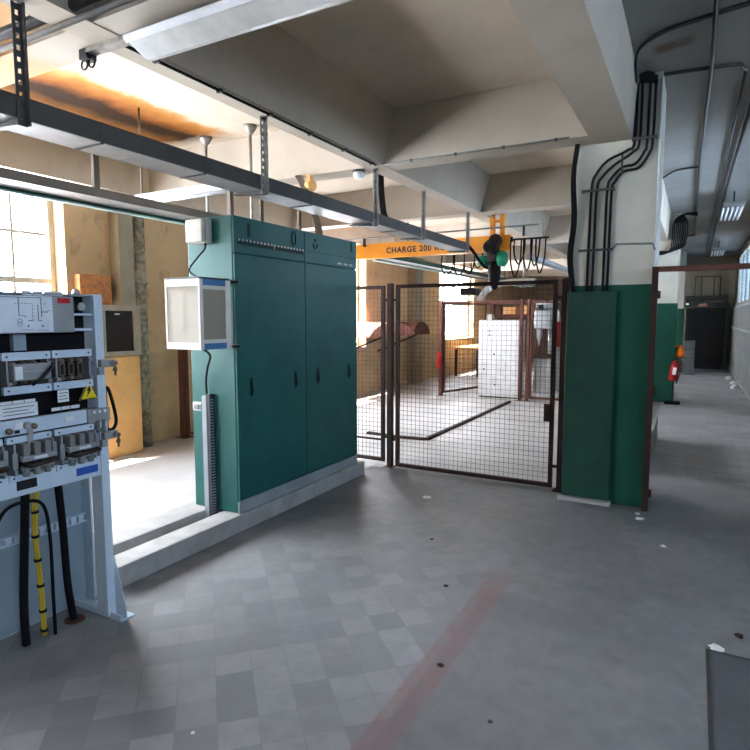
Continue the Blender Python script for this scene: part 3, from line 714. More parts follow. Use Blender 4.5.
# conduits on ceiling and beams
def pipe(label, pts, r, m='conduit', name='conduit', cat='conduit', smooth=False, group=None):
    return tag(MB().tube(smooth_path(pts) if smooth else pts, r, 8).build(name, m), label, cat, group)
pipe('dark steel pipe along the face of the stained beam near the light fitting', [(-5.8, 1.8, 2.98), (-1.0, 1.8, 2.98)], .028, 'black', 'pipe', 'pipe')
pipe('thin grey pipe below the dark pipe on the stained beam', [(-5.8, 1.83, 2.935), (-1.0, 1.83, 2.935)], .014, 'conduit', 'pipe', 'pipe')
cc = thing('ceiling_cable', (-2.7, 3.4, 2.93), 'clipped cable along the lower edge of the long beam above the trunking', 'cable')
MB().tube([(-2.62, 2.12, 2.936), (-2.62, 4.78, 2.936)], .009, 6).build('sheath', 'rubber', cc)
for k in range(6): MB().box(-2.64, -2.6, 2.3 + k * .48, 2.32 + k * .48, 2.925, 2.9455).build('clip', 'trunk_dark', cc)
cc = thing('ceiling_cable', (-1.7, 4.83, 2.96), 'thin cable along the bottom of the cross beam toward the column', 'cable')
MB().tube([(-2.62, 4.84, 2.952), (-.93, 4.84, 2.952)], .008, 6).build('sheath', 'conduit', cc)
for k in range(4): MB().box(-2.3 + k * .42, -2.28 + k * .42, 4.828, 4.85, 2.94, 2.962).build('clip', 'trunk_dark', cc)
lb = thing('bulkhead_lamp', (-2.88, 4.9, 2.9), 'small white round lamp where the two ceiling beams cross', 'lamp')
MB().lathe((-2.88, 4.92, 2.95), (0, 0, -1), [(0, .06), (.02, .06), (.02, .05)], 16).build('base', 'trunk_dark', lb)
MB().lathe((-2.88, 4.92, 2.93), (0, 0, -1), [(0, .055), (.03, .06), (.055, .035)], 16).build('globe', 'white_label', lb)

# cables dropping from the beams
for k, (lab, cps, m) in enumerate((('black cable loop dropping from the beam into the trunking beyond the cabinet', [(-3.25, 6.0, 3.42), (-3.25, 6.0, 3.1), (-3.245, 6.02, 2.9), (-3.2, 6.0, 2.72), (-3.1, 6.0, 2.62), (-2.96, 6.0, 2.56)], 'rubber'),
                                ('brown cables looping from the cross beam down onto the cabinet top', [(-3.53, 4.84, 2.94), (-3.5, 4.76, 2.93), (-3.413, 4.75, 2.79), (-3.286, 4.72, 2.53), (-3.2, 4.66, 2.37), (-3.15, 4.6, 2.27)], 'tray_brown'))):
    b = thing('cable_drop', cps[-1], lab, 'cable')
    for j in range(4): MB().tube(smooth_path([(x + .016 * j, y + .006 * j, z) for x, y, z in cps]), .01, 6).build('cable', m, b)
tag(MB().lathe((-3.33, 4.80, 2.84), (-1, .3, 0), [(0, .05), (.03, .06), (.1, .06), (.13, .03)], 12).box(-3.4, -3.36, 4.79, 4.849, 2.83, 2.945).build('cable_coil', 'ply'), 'small orange-brown coil of cable tucked under the cross beam', 'coil')

# ================================================================ WINDOW WALL: duct, pipe, plywood cabinet, board
tag(MB().box(-5.9, -5.74, 4.44, 4.64, 0, 2.945, .006).build('wall_duct', 'wall_duct'), 'flat brown-grey upright duct on the window wall beside the mottled pipe', 'duct')
pp = thing('drain_pipe', (-5.8, 4.74, 0), 'mottled old vertical pipe with a collar on the beige wall', 'pipe')
MB().tube([(-5.805, 4.74, 0.001), (-5.805, 4.74, 2.945)], .088, 20).build('shaft', 'lead_pipe', pp)
MB().lathe((-5.795, 4.74, 1.95), (0, 0, 1), [(0, .1), (.08, .1), (.1, .09)], 20).build('collar', 'lead_pipe', pp)
pc = thing('plywood_cabinet', (-5.6, 4.3, 0), 'orange-lit plywood cabinet with a dark screen in its upper half by the window wall', 'cabinet')
MB().box(-5.72, -5.6, 4.03, 4.55, .0, 1.12, .004).build('lower_panel', 'ply', pc)
mb = MB().box(-5.72, -5.58, 4.05, 4.11, 1.13, 1.69).box(-5.72, -5.58, 4.47, 4.56, 1.13, 1.69).box(-5.72, -5.58, 4.11, 4.47, 1.63, 1.69).box(-5.72, -5.58, 4.11, 4.47, 1.13, 1.18)
mb.build('frame', 'ply_frame', pc)
MB().box(-5.71, -5.6, 4.11, 4.47, 1.18, 1.63).build('screen', 'darkglass', pc)
MB().box(-5.6, -5.592, 4.24, 4.3, 1.585, 1.6).build('name_plate', 'white_label', pc)
mb = MB()
for yy, zz in ((4.2, 1.05), (4.19, .98), (4.24, .98)): mb.lathe((-5.6, yy, zz), (1, 0, 0), [(0, .008), (.002, .008)], 8)
mb.build('screw_hole', 'ink', pc)
tag(MB().box(-5.895, -5.8, 3.98, 4.37, 1.7, 2.02, .01).build('flaking_board', 'rustbox'), 'flaking orange-brown board above the dark screen on the window wall', 'board')
tag(MB().box(-5.896, -5.86, 5.9, 5.96, 1.58, 1.66, .004).build('wall_switch', 'black'), 'tiny black switch on the beige wall near the control box', 'switch')

# ================================================================ FENCE AND GATES
def mesh_panel(root, x0, x1, z0, z1, y, sp=.046, r=.0013):
    mb = MB(); nx = round((x1 - x0) / sp); nz = round((z1 - z0) / sp)
    for k in range(1, nx): xx = x0 + (x1 - x0) * k / nx; mb.bar((xx, y, z0), (xx, y, z1), r)
    for k in range(1, nz): zz = z0 + (z1 - z0) * k / nz; mb.bar((x0, y + .003, zz), (x1, y + .003, zz), r)
    return mb.build('wire_mesh', 'wire', root)
def gate(label, x0, x1, z0, z1, y, fr=.018, m='rust', cat='gate', name='mesh_gate', sp=.046, r=.0013, group=None):
    root = thing(name, ((x0 + x1) / 2, y, z0), label, cat, group)
    for nm, a in (('stile', (x0, x0 + 2 * fr, y - fr, y + fr, z0, z1)), ('stile', (x1 - 2 * fr, x1, y - fr, y + fr, z0, z1)),
                  ('rail', (x0 + 2 * fr, x1 - 2 * fr, y - fr, y + fr, z1 - 2 * fr, z1)), ('rail', (x0 + 2 * fr, x1 - 2 * fr, y - fr, y + fr, z0, z0 + 2 * fr))):
        box1(nm, m, root, *a)
    mesh_panel(root, x0 + 2 * fr, x1 - 2 * fr, z0 + 2 * fr, z1 - 2 * fr, y, sp, r)
    return root
GY = 5.3
g = gate('wide wire mesh gate between the green cabinet and the cream and green column', -2.665, -1.075, .015, 1.885, GY, .018)
for zz in (.2, 1.72): box1('hinge', 'rust', g, -1.076, -1.03, GY - .012, GY + .012, zz, zz + .025)
for zz in (.28, 1.72): box1('latch', 'rust', g, -2.705, -2.664, GY - .012, GY + .012, zz, zz + .025)
box1('lock_plate', 'rust', g, -1.16, -1.11, GY - .03, GY - .019, .62, .78)
g = gate('narrow wire mesh fence panel half hidden by the green cabinet', -4.45, -2.8, .05, 1.88, GY, .018, 'rust', 'fence', 'mesh_fence')
for zz in (.3, 1.72): box1('bracket', 'rust', g, -2.801, -2.76, GY - .012, GY + .012, zz, zz + .025)
box1('cross_bar', 'rust', g, -4.41, -2.84, GY - .012, GY - .004, .27, .29)
def post(label, x, y, z, w=.028, m='rust'):
    r = thing('fence_post', (x, y, 0), label, 'post')
    box1('shaft', m, r, x - w, x + w, y - w, y + w, 0.005, z, bev=.004)
    box1('base_plate', m, r, x - w * 2, x + w * 2, y - w * 2, y + w * 2, 0, .005)
    return r
post('brown steel post between the mesh gate and the narrow fence panel', -2.733, GY, 1.9)
post('thick brown steel post hinging the mesh gate beside the column', -1.0, GY - .02, 1.9, .03)
p = post('reddish brown steel post seen between switchboard and green cabinet', -5.77, GY + .05, 1.95, .045, 'rust_red')
g = gate('small mesh panel fixed to the reddish post behind the control box', -5.72, -4.5, .05, 1.9, GY + .05, .015, 'rust_red', 'fence', 'mesh_fence')

# ================================================================ COLUMN FURNITURE
CYF = 5.1
cv = thing('cable_cover', (-.74, 5.06, .03), 'dark green sheet-metal cover standing on a flat plate against the column', 'cover')
MB().box(-.945, -.56, 5.05, 5.098, .035, 1.765, .006).build('sheet', 'greenpanel', cv)
MB().box(-.97, -.55, 5.0, 5.098, 0, .03, .004).build('foot_plate', 'kerb', cv)
mb = MB()
for zz in (.3, .95, 1.6): mb.lathe((-.535, 5.1, zz), (0, -1, 0), [(0, .01), (.008, .008)], 8)
mb.build('screw', 'greenpanel', cv)
# black conduits with an S-bend on the column face
C_ = [[(-.475, 3.39), (-.478, 2.93), (-.53, 2.86), (-.67, 2.80), (-.75, 2.71), (-.785, 2.60), (-.793, 2.2), (-.798, 1.77)],
      [(-.44, 3.40), (-.443, 2.93), (-.49, 2.84), (-.62, 2.76), (-.705, 2.68), (-.745, 2.58), (-.752, 2.2), (-.757, 1.77)],
      [(-.385, 3.40), (-.39, 2.92), (-.41, 2.83), (-.47, 2.75), (-.56, 2.735), (-.64, 2.66), (-.667, 2.57), (-.672, 2.2), (-.676, 1.75)],
      [(-.345, 3.39), (-.35, 2.93), (-.37, 2.82), (-.44, 2.72), (-.55, 2.7), (-.61, 2.63), (-.633, 2.56), (-.638, 2.2), (-.64, 1.75)]]
lab = ['outermost of the four bent black conduits, farthest toward the gate side of the column', 'second black conduit from the gate side, bending across the cream column',
       'third black conduit from the gate side, bending across the cream column', 'black conduit nearest the column edge by the aisle, swinging across the cream face']
for k, pts in enumerate(C_):
    cable('bent_conduit', lab[k], 'rubber', [(x, CYF - .025, z) for x, z in pts], .0105, 'conduit', 'black conduits on the column')
mb = None
def clamp(label, x0, x1, z, vert=False):
    m = MB()
    if vert: m.box(x0, x1, CYF - .042, CYF - .037, z - .07, z + .07).box(x0, x1, CYF - .042, CYF, z - .075, z - .07)
    else:
        m.box(x0, x1, CYF - .042, CYF - .037, z - .01, z + .01).box(x0, x0 + .012, CYF - .037, CYF, z - .01, z + .01).box(x1 - .012, x1, CYF - .037, CYF, z - .01, z + .01)
    tag(m.build('pipe_clamp', 'trunk_dark'), label, 'clamp', 'pipe clamps on the column')
clamp('grey clamp bar holding the conduits just above their bend', -.5, -.32, 2.935)
clamp('upright grey clamp across the bend of the four conduits', -.57, -.555, 2.76, True)
clamp('grey clamp bar holding the conduits just below their bend', -.86, -.61, 2.575)
clamp('lowest grey clamp bar on the conduits above the green paint', -.87, -.61, 2.1)
pipe('thin grey cable crossing the cream column above the green paint', [(-.62, CYF - .012, 2.1), (-.58, CYF - .012, 2.14), (-.32, CYF - .012, 2.13), (-.3, CYF - .012, 2.08)], .008, 'conduit', 'thin_cable', 'cable')
cb = thing('cable_bundle', (-.92, 5.08, 1.78), 'thick black cable bundle hanging down the gate-side edge of the column', 'cables')
for j in range(4):
    MB().tube(smooth_path([(-.9 + .012 * (j % 2), 5.06 + .012 * (j // 2), 3.04), (-.93 + .014 * (j % 2), 5.03 + .012 * (j // 2), 2.7), (-.92 + .02 * (j % 2), 5.04 + .012 * (j // 2), 2.35), (-.945 + .02 * (j % 2), 5.05 + .014 * (j // 2), 2.05), (-.91 + .014 * (j % 2), 5.07 + .012 * (j // 2), 1.766)]), .013, 8).build('cable', 'rubber', cb)
jh = thing('cable_gland', (-.4, 5.08, 3.33), 'black gland where the conduits enter the ceiling above the column', 'gland')
MB().prism([(-.49, 3.36), (-.33, 3.34), (-.36, 3.40), (-.41, 3.419), (-.46, 3.40)], 'y', 5.03, 5.1).build('cap', 'black', jh)
pipe('white cable running down the aisle-side corner of the column', [(-.302, CYF - .008, 3.38), (-.302, CYF - .008, 1.95)], .007, 'white_label', 'thin_cable', 'cable')

# brown tubular frame of the aisle opening
fr = thing('door_frame', (-.29, 5.06, 0), 'reddish brown steel frame standing at the aisle entrance beside the column', 'frame')
box1('upright', 'rust', fr, -.31, -.265, 5.02, 5.065, 0, 1.945)
box1('upright', 'rust', fr, .965, .998, 5.02, 5.065, 0, 1.945)
box1('top_bar', 'rust_red', fr, -.265, .965, 5.02, 5.065, 1.905, 1.945)
for zz in (.12, .95, 1.7): box1('hinge', 'rust', fr, -.264, -.245, 5.03, 5.055, zz, zz + .06)
gp = thing('guard_plate', (-.38, 7.4, 0), 'low grey steel plate on edge along the aisle behind the column', 'plate')
MB().prism([(6.3, 0), (8.2, 0), (8.2, .3), (6.5, .27)], 'x', -.385, -.36).build('plate', 'grey_part', gp)
for yy in (6.7, 7.9): MB().box(-.46, -.386, yy, yy + .03, 0, .15).build('bracket', 'grey_part', gp)

# ================================================================ JIB CRANE AND HOIST
cr = thing('overhead_crane', (-3.9, 7.9, 2.46), 'orange overhead crane beam lettered CHARGE 200 KG', 'crane')
JY = 8.1
MB().box(-5.85, -2.3, JY - .05, JY + .05, 2.69, 2.702).box(-5.85, -2.3, JY - .05, JY + .05, 2.48, 2.492).box(-5.85, -2.3, JY - .05, JY - .038, 2.492, 2.69).box(-5.85, -2.3, JY + .038, JY + .05, 2.492, 2.69).build('beam', 'orange', cr)
fc = bpy.data.curves.new('lettering', 'FONT'); fc.body = 'CHARGE 200 KG'; fc.size = .118; fc.extrude = .001; fc.offset = .0035; fc.align_x = 'LEFT'
fo = bpy.data.objects.new('lettering', fc); COL.objects.link(fo); fo.parent = cr
fo.location = Vector((-4.23, JY - .0515, 2.545)) - cr.location; fo.rotation_euler = (PI / 2, 0, 0); fc.materials.append(M['ink'])
fc.space_character = 1.15
lm_ = bpy.data.meshes.new_from_object(fo); lo_ = fo.location.copy(); bpy.data.objects.remove(fo)
fo = bpy.data.objects.new('lettering', lm_); COL.objects.link(fo); fo.parent = cr; fo.location = lo_; fo.rotation_euler = (PI / 2, 0, 0)
fo['label'] = 'black painted letters reading CHARGE 200 KG'
for xx in (-2.56, -2.42): MB().box(xx - .03, xx + .03, JY - .03, JY + .03, 2.702, 3.42).box(xx - .07, xx + .07, JY - .06, JY + .06, 3.4, 3.42).build('suspension_post', 'orange', cr)
MB().box(-2.6, -2.4, JY - .02, JY + .02, 2.88, 2.92).build('brace', 'orange', cr)
MB().box(-5.88, -5.84, JY - .12, JY + .12, 2.35, 2.8).build('wall_plate', 'orange', cr)
MB().box(-2.28, -1.78, JY - .015, JY + .015, 2.62, 2.645).build('cable_rail', 'black', cr)
MB().tube([(-5.8, JY - .09, 2.78), (-1.9, JY - .09, 2.8)], .012, 6).build('rail_rod', 'conduit', cr)
for xx in (-4.6, -2.1): MB().box(xx - .012, xx + .012, JY - .1, JY - .05, 2.66, 2.8).build('rod_clip', 'black', cr)
MB().box(-2.3, -2.27, JY - .02, JY + .02, 2.6, 2.67).build('rail_clamp', 'black', cr)
ho = thing('chain_hoist', (-2.46, JY, 1.95), 'dark electric chain hoist with green motor ends under the orange crane', 'hoist')
HX = -2.5
MB().box(HX - .1, HX + .06, JY - .16, JY - .055, 2.33, 2.64, .03).lathe((HX - .03, JY - .1, 2.52), (0, -1, 0), [(0, .1), (.12, .1), (.13, .08)], 16).build('gearbox', 'black', ho)
MB().lathe((HX + .02, JY - .09, 2.62), (0, -1, 0), [(0, .09), (.06, .09), (.07, .06)], 14).build('trolley', 'rust', ho)
MB().lathe((HX - .1, JY - .08, 2.35), (-1, 0, 0), [(0, .075), (.11, .075), (.13, .05)], 16).build('motor_cover', 'hoist_green', ho)
MB().lathe((HX + .06, JY - .08, 2.37), (1, 0, 0), [(0, .11), (.08, .11), (.11, .08)], 16).build('motor_cover', 'hoist_green', ho)
MB().lathe((HX - .0, JY - .08, 2.345), (0, 0, -1), [(0, .07), (.1, .09), (.25, .08), (.38, .045), (.4, .02)], 14).build('chain_bag', 'rubber', ho)
MB().tube([(HX - .06, JY - .08, 2.35), (HX - .06, JY - .08, 1.98)], .008, 6).tube([(HX - .06 + .03 * math.sin(k * .5), JY - .08, 1.95 + .03 * math.cos(k * .5)) for k in range(10)], .008, 6).build('hook', 'steel', ho)
fs = thing('festoon_cable', (-2.4, JY, 2.2), 'looped black festoon cables hanging from the crane rail', 'cables')
for k, (a, b, dp) in enumerate(((-2.25, -2.1, .33), (-2.12, -2.0, .42), (-2.02, -1.9, .36), (-1.95, -1.82, .46), (-2.3, -2.15, .5))):
    MB().tube(smooth_path([(a, JY, 2.62), (a + .01, JY - .02, 2.62 - dp * .6), ((a + b) / 2, JY - .03, 2.62 - dp), (b - .01, JY - .02, 2.62 - dp * .6), (b, JY, 2.62)]), .011, 6).build('cable_loop', 'rubber', fs)
for k, (a, b, dp) in enumerate(((-3.3, -3.12, .28), (-3.1, -2.95, .3), (-2.95, -2.8, .28), (-2.8, -2.68, .2))):
    MB().tube(smooth_path([(a, JY - .06, 2.46), (a + .01, JY - .08, 2.46 - dp * .7), ((a + b) / 2, JY - .09, 2.46 - dp), (b - .01, JY - .08, 2.46 - dp * .7), (b, JY - .06, 2.46)]), .01, 6).build('cable_loop', 'rubber', fs)
MB().tube(smooth_path([(-2.72, 7.5, 2.52), (-2.7, 7.7, 2.45), (-2.66, 7.95, 2.3), (-2.58, JY - .08, 2.24)]), .022, 8).build('feed_cable', 'rubber', fs)

# ================================================================ MACHINE HALL BEYOND THE GATES
FY = 10.8
post('brown post at the open leaf of the far mesh fence', -4.43, FY, 1.9, .035, 'rust_red')
post('brown post beside the white cabinet in the far fence', -2.83, FY, 1.9, .03, 'rust_red')
post('brown post beside the drilling machine in the far fence', -2.7, FY, 1.9, .03, 'rust_red')
r = thing('fence_rail', (-3.6, FY, 1.83), 'brown top rail spanning the far fence opening over the white cabinet', 'rail')
box1('bar', 'rust_red', r, -4.395, -2.86, FY - .02, FY + .02, 1.84, 1.88)
g = gate('open mesh leaf of the far fence, swung back toward the window wall', -4.35, -2.95, .05, 1.86, FY + .1, .02, 'rust_red', 'gate', 'mesh_gate', .08, .002)
g.location = (-4.18, FY + .7, .05); g.rotation_euler = (0, 0, math.radians(72))
gate('fixed mesh panel of the far fence in front of the drilling machine', -2.66, -1.0, .05, 1.86, FY, .02, 'rust_red', 'fence', 'mesh_fence', .08, .002)
tag(MB().lathe((-4.43, FY - .095, .55), (0, 0, 1), [(0, .05), (.3, .055), (.34, .03)], 12).build('red_bottle', 'redpaint'), 'small red bottle standing out on the far fence post', 'bottle')
wc = thing('metal_cabinet', (-3.33, 11.2, 0), 'plain white metal cabinet standing behind the far fence', 'cabinet')
MB().box(-3.72, -2.92, 11.0, 11.45, .02, 1.51, .012).build('body', 'off_white', wc)
MB().box(-3.7, -2.94, 10.994, 11.0, .34, 1.49, .003).build('door', 'off_white', wc)
mb = MB()
for xx, zz in ((-3.5, 1.3), (-3.5, 1.22), (-3.4, .85), (-3.38, .25), (-3.6, .55)): mb.lathe((xx, 10.994, zz), (0, -1, 0), [(0, .018), (.012, .015)], 8)
mb.build('lock', 'black', wc)
MB().box(-3.7, -2.94, 11.02, 11.43, 0, .02).build('plinth', 'black', wc)
MB().box(-3.6, -3.48, 11.1, 11.25, 1.51, 1.62, .01).build('switch_box', 'beige_plastic', wc)
rk = thing('wooden_rack', (-3.4, 12.8, 0), 'dark brown timber rack rising behind the white cabinet', 'rack')
for xx in (-3.95, -2.95):
    for yy in (12.6, 13.1): MB().box(xx - .05, xx + .05, yy - .05, yy + .05, 0, 1.95).build('post', 'rust_red', rk)
for zz in (1.55, 1.85): MB().box(-4.1, -2.8, 12.53, 13.17, zz, zz + .08).build('shelf', 'rust_red', rk)
for xx, h, m in ((-3.6, .16, 'ply'), (-3.2, .2, 'ply')): tag(MB().box(xx - .14, xx + .14, 12.7, 13.0, 1.631, 1.63 + h, .01).build('wooden_box', m), 'pale wooden box on the brown rack, ' + ('nearer the window wall' if xx < -3.4 else 'nearer the drilling machine'), 'box')
dp = thing('drill_press', (-2.55, 11.35, 0), 'light grey pillar drilling machine behind the far fence', 'machine')
MB().box(-2.72, -2.2, 11.2, 11.7, 0, .1, .02).build('base', 'machine', dp)
MB().box(-2.7, -2.38, 11.3, 11.6, .1, .78, .02).build('pedestal', 'machine', dp)
MB().tube([(-2.42, 11.45, .1), (-2.42, 11.45, 1.9)], .05, 16).build('pillar', 'steel', dp)
MB().box(-2.75, -2.35, 11.15, 11.55, .8, .86, .01).build('work_table', 'rust', dp)
MB().box(-2.68, -2.36, 11.1, 11.6, 1.35, 1.7, .04).build('head', 'machine', dp)
MB().box(-2.66, -2.38, 11.15, 11.65, 1.72, 1.87, .05).build('belt_cover', 'machine', dp)
MB().lathe((-2.6, 11.25, 1.35), (0, 0, -1), [(0, .06), (.16, .055), (.2, .03), (.34, .012)], 12).build('spindle', 'machine', dp)
for a in range(3): MB().tube([(-2.36, 11.25, 1.42), (-2.3 + .02 * a, 11.1 + .12 * math.cos(a * 2.1), 1.42 + .2 * math.sin(a * 2.1 + .5))], .012, 6).build('feed_lever', 'steel', dp)
MB().box(-2.6, -2.5, 11.085, 11.1, 1.7, 1.8).build('name_plate', 'black', dp)
tag(MB().box(-2.49, -2.33, 11.86, 11.94, .98, 1.48, .01).build('red_box', 'redpaint'), 'bright red upright box hanging beside the drilling machine', 'box')
r = thing('steel_stand', (-2.4, 12.0, 0), 'pale steel stand carrying the red box', 'stand')
MB().box(-2.43, -2.38, 11.945, 11.99, .02, 1.7).build('upright', 'machine', r); MB().box(-2.6, -2.22, 11.85, 12.15, 0, .02).build('base', 'machine', r)
MB().box(-2.37, -2.3, 11.945, 11.98, .02, .9).build('plate', 'machine', r)
cp = thing('wall_hood', (-5.5, 10.4, 1.2), 'red-brown rounded sheet hood on diagonal struts against the window wall', 'hood')
def arch(y0, y1, z0, h, x0, x1):
    n = 14; poly = [(y0, z0)] + [(y0 + (y1 - y0) * k / n, z0 + .03 + h * math.sin(PI * k / n) ** .6) for k in range(n + 1)] + [(y1, z0)]
    return MB().prism(poly, 'x', x0, x1)
arch(9.1, 11.0, 1.2, .24, -5.88, -5.1).build('hood', 'canopy', cp)
arch(11.02, 11.9, 1.2, .24, -5.88, -5.15).build('end_hood', 'rust_red', cp)
for yy in (9.4, 10.9): MB().tube([(-5.88, yy - .1, .85), (-5.15, yy + .3, 1.2)], .02, 6).build('strut', 'rust', cp)
tag(MB().box(-5.9, -5.7, 12.3, 12.75, 0, 2.945, .01).build('wall_duct', 'wall_duct'), 'wide dark brown-grey duct on the window wall beyond the orange crane', 'duct')
fcx = thing('floor_channel', (-3.2, 7.5, 0), 'dark cable ramp bent across the pale floor beyond the gate', 'cable ramp')
def ramp(p0, p1, w=.045):
    d = (Vector(p1) - Vector(p0)).normalized(); n = Vector((-d.y, d.x, 0)); mb = MB()
    A = [mb.bm.verts.new(Vector(p0) + n * a + Vector((0, 0, h))) for a, h in ((-w, .001), (-w * .5, .028), (w * .5, .028), (w, .001))]
    B = [mb.bm.verts.new(Vector(p1) + n * a + Vector((0, 0, h))) for a, h in ((-w, .001), (-w * .5, .028), (w * .5, .028), (w, .001))]
    for k in range(4): mb.bm.faces.new((A[k], A[(k + 1) % 4], B[(k + 1) % 4], B[k]))
    mb.bm.faces.new(A); mb.bm.faces.new(B[::-1]); return mb.build('ramp_strip', 'rust', fcx)
ramp((-3.8, 6.72, 0), (-3.36, 6.66, 0)); ramp((-3.36, 6.66, 0), (-2.94, 6.7, 0)); ramp((-2.94, 6.68, 0), (-2.94, 10.5, 0))
tag(MB().tube(smooth_path([(-4.78, 14.2, 1.95), (-4.68, 14.2, 2.18), (-4.4, 14.2, 2.36), (-4.0, 14.2, 2.42), (-3.4, 14.2, 2.42)]), .08, 14).tube([(-3.7, 14.2, 2.48), (-3.7, 14.2, 2.95)], .015, 6).build('vent_hose', 'off_white'), 'pale bent ventilation hose above the far machines', 'hose')
tag(MB().box(-5.25, -4.85, 14.0, 14.5, 2.12, 2.3, .02).tube([(-5.05, 14.25, 2.3), (-5.05, 14.25, 2.95)], .02, 6).build('heater_unit', 'black'), 'dark heater unit hung in front of the far windows', 'heater')
tag(MB().box(-3.05, -2.6, 23.78, 23.9, 2.15, 2.65, .01).build('wall_box', 'rust'), 'small dark brown box high on the far wall', 'box')
tag(MB().box(-2.5, -2.1, 23.86, 23.9, 2.75, 2.95, .01).build('wall_sign', 'red'), 'little red sign high on the far wall', 'sign')
lg = thing('work_bench', (-5.2, 15.8, 0), 'low brown bench under the farthest window of the hall', 'bench')
MB().box(-5.6, -4.9, 14.5, 17.0, .72, .78, .008).build('top', 'ply', lg)
for xx in (-5.55, -4.95):
    for yy in (14.6, 16.9): MB().box(xx - .03, xx + .03, yy - .03, yy + .03, 0, .72).build('leg', 'rust', lg)
tr3 = thing('wall_trunking', (-2.6, 12.5, 2.4), 'grey pipe run hanging from the ceiling past the hoist', 'pipe')
MB().tube([(-2.1, 8.4, 2.42), (-2.1, 20.0, 2.42)], .05, 10).build('run', 'trunk', tr3)
for yy in (9.2, 12.4, 15.6, 18.8): MB().box(-2.112, -2.088, yy - .012, yy + .012, 2.46, 3.42).build('drop_rod', 'galv', tr3)

# ================================================================ AISLE
pipe('ceiling pipe running lengthwise down the middle of the aisle', [(.03, -1, 3.395), (.02, 5, 3.395), (-.04, 8.0, 3.395), (-.1, 15.2, 3.395)], .015, 'trunk_dark', 'ceiling_pipe', 'pipe')
pipe('thinner ceiling pipe lengthwise nearer the outer aisle wall', [(.245, 5.3, 3.395), (.235, 7, 3.395), (.19, 14.2, 3.395), (.19, 20.4, 3.395)], .011, 'trunk_dark', 'ceiling_pipe', 'pipe')
pipe('thick ceiling pipe lengthwise alongside the louvred lights', [(.34, 5.6, 3.38), (.31, 9, 3.38), (.24, 20.4, 3.38)], .02, 'trunk_dark', 'ceiling_pipe', 'pipe')
pipe('curved ceiling conduit sweeping off the long beam nearest the camera', [(-.46, 4.9, 3.3), (-.44, 4.62, 3.4), (-.3, 4.42, 3.405), (-.1, 4.33, 3.405), (.4, 4.22, 3.405), (1.5, 4.1, 3.405)], .014, 'trunk_dark', 'ceiling_conduit', 'conduit', True)
pipe('ceiling conduit from the column top turning along the aisle', [(-.3, 5.12, 3.4), (.0, 5.15, 3.4), (.2, 5.18, 3.4), (.245, 5.3, 3.395)], .014, 'trunk_dark', 'ceiling_conduit', 'conduit')
pipe('short curved conduit from the long beam to the middle pipe', [(-.46, 8.6, 3.36), (-.3, 8.42, 3.4), (-.05, 8.36, 3.4)], .012, 'trunk_dark', 'ceiling_conduit', 'conduit', True)
pipe('short conduit joining the middle pipe to the second column', [(-.3, 15.3, 3.4), (-.11, 15.1, 3.4)], .014, 'conduit', 'ceiling_conduit', 'conduit')
b = thing('cable_bundle', (-.5, 11.7, 2.7), 'bundle of dark cables curving off the ceiling down the second column', 'cables')
for j in range(9):
    o = j * .028
    MB().tube(smooth_path([(-.05, 11.85 - o * .5, 3.38 - (j % 3) * .02), (-.3 + o * .2, 11.8 - o * .3, 3.36), (-.42 + o, 11.8, 3.22), (-.43 + o, 11.8, 2.95), (-.45 + o * .9, 11.82, 2.78 + o * .15), (-.56 + o * .45, 11.84, 2.70 + o * .2), (-.7, 11.85, 2.7 + o * .25)]), .013, 6).build('cable', 'rubber', b)
ex = thing('fire_extinguisher', (-.33, 11.6, .45), 'red fire extinguisher hung on the second column by the aisle', 'fire extinguisher')
MB().lathe((-.31, 11.78, .42), (.12, 0, 1), [(0, .06), (.01, .075), (.3, .075), (.35, .05), (.37, .025)], 18).build('cylinder', 'redpaint', ex)
MB().lathe((-.267, 11.78, .79), (.12, 0, 1), [(0, .022), (.05, .022)], 10).box(-.29, -.18, 11.765, 11.795, .83, .85).build('valve', 'black', ex)
MB().tube(smooth_path([(-.23, 11.76, .82), (-.17, 11.72, .75), (-.2, 11.7, .55), (-.25, 11.7, .38)]), .011, 6).build('hose', 'black', ex)
MB().obox((-.285, 11.702, .6), .06, .004, .13, Matrix.Rotation(.12, 3, 'Y')).build('label', 'white_label', ex)
MB().box(-.36, -.24, 11.86, 11.9, .55, .7).build('bracket', 'black', ex)
tag(MB().lathe((-.21, 12.0, .82), (0, 0, 1), [(0, .05), (.07, .08), (.17, .055), (.24, .02)], 12).box(-.3, -.21, 11.99, 12.01, 1.02, 1.045).build('orange_bag', 'orange_bag'), 'bright orange bag hooked on the second column above the extinguisher', 'bag')
tag(MB().box(-.43, -.17, 11.62, 11.78, 0, .05, .01).build('rubber_foot', 'rubber'), 'small black rubber block on the floor under the fire extinguisher', 'block')
for k in range(4):
    tag(MB().box(-.22, .03, 17.95, 18.3, k * .235 + .001, k * .235 + .225, .012).box(-.16, -.03, 17.946, 17.951, k * .235 + .1, k * .235 + .15).build('storage_crate', 'crate'),
        'grey crate in the aisle stack, ' + ('lowest, on the floor', 'second from the floor', 'third from the floor', 'topmost')[k], 'crate', 'grey crates stacked in the aisle')
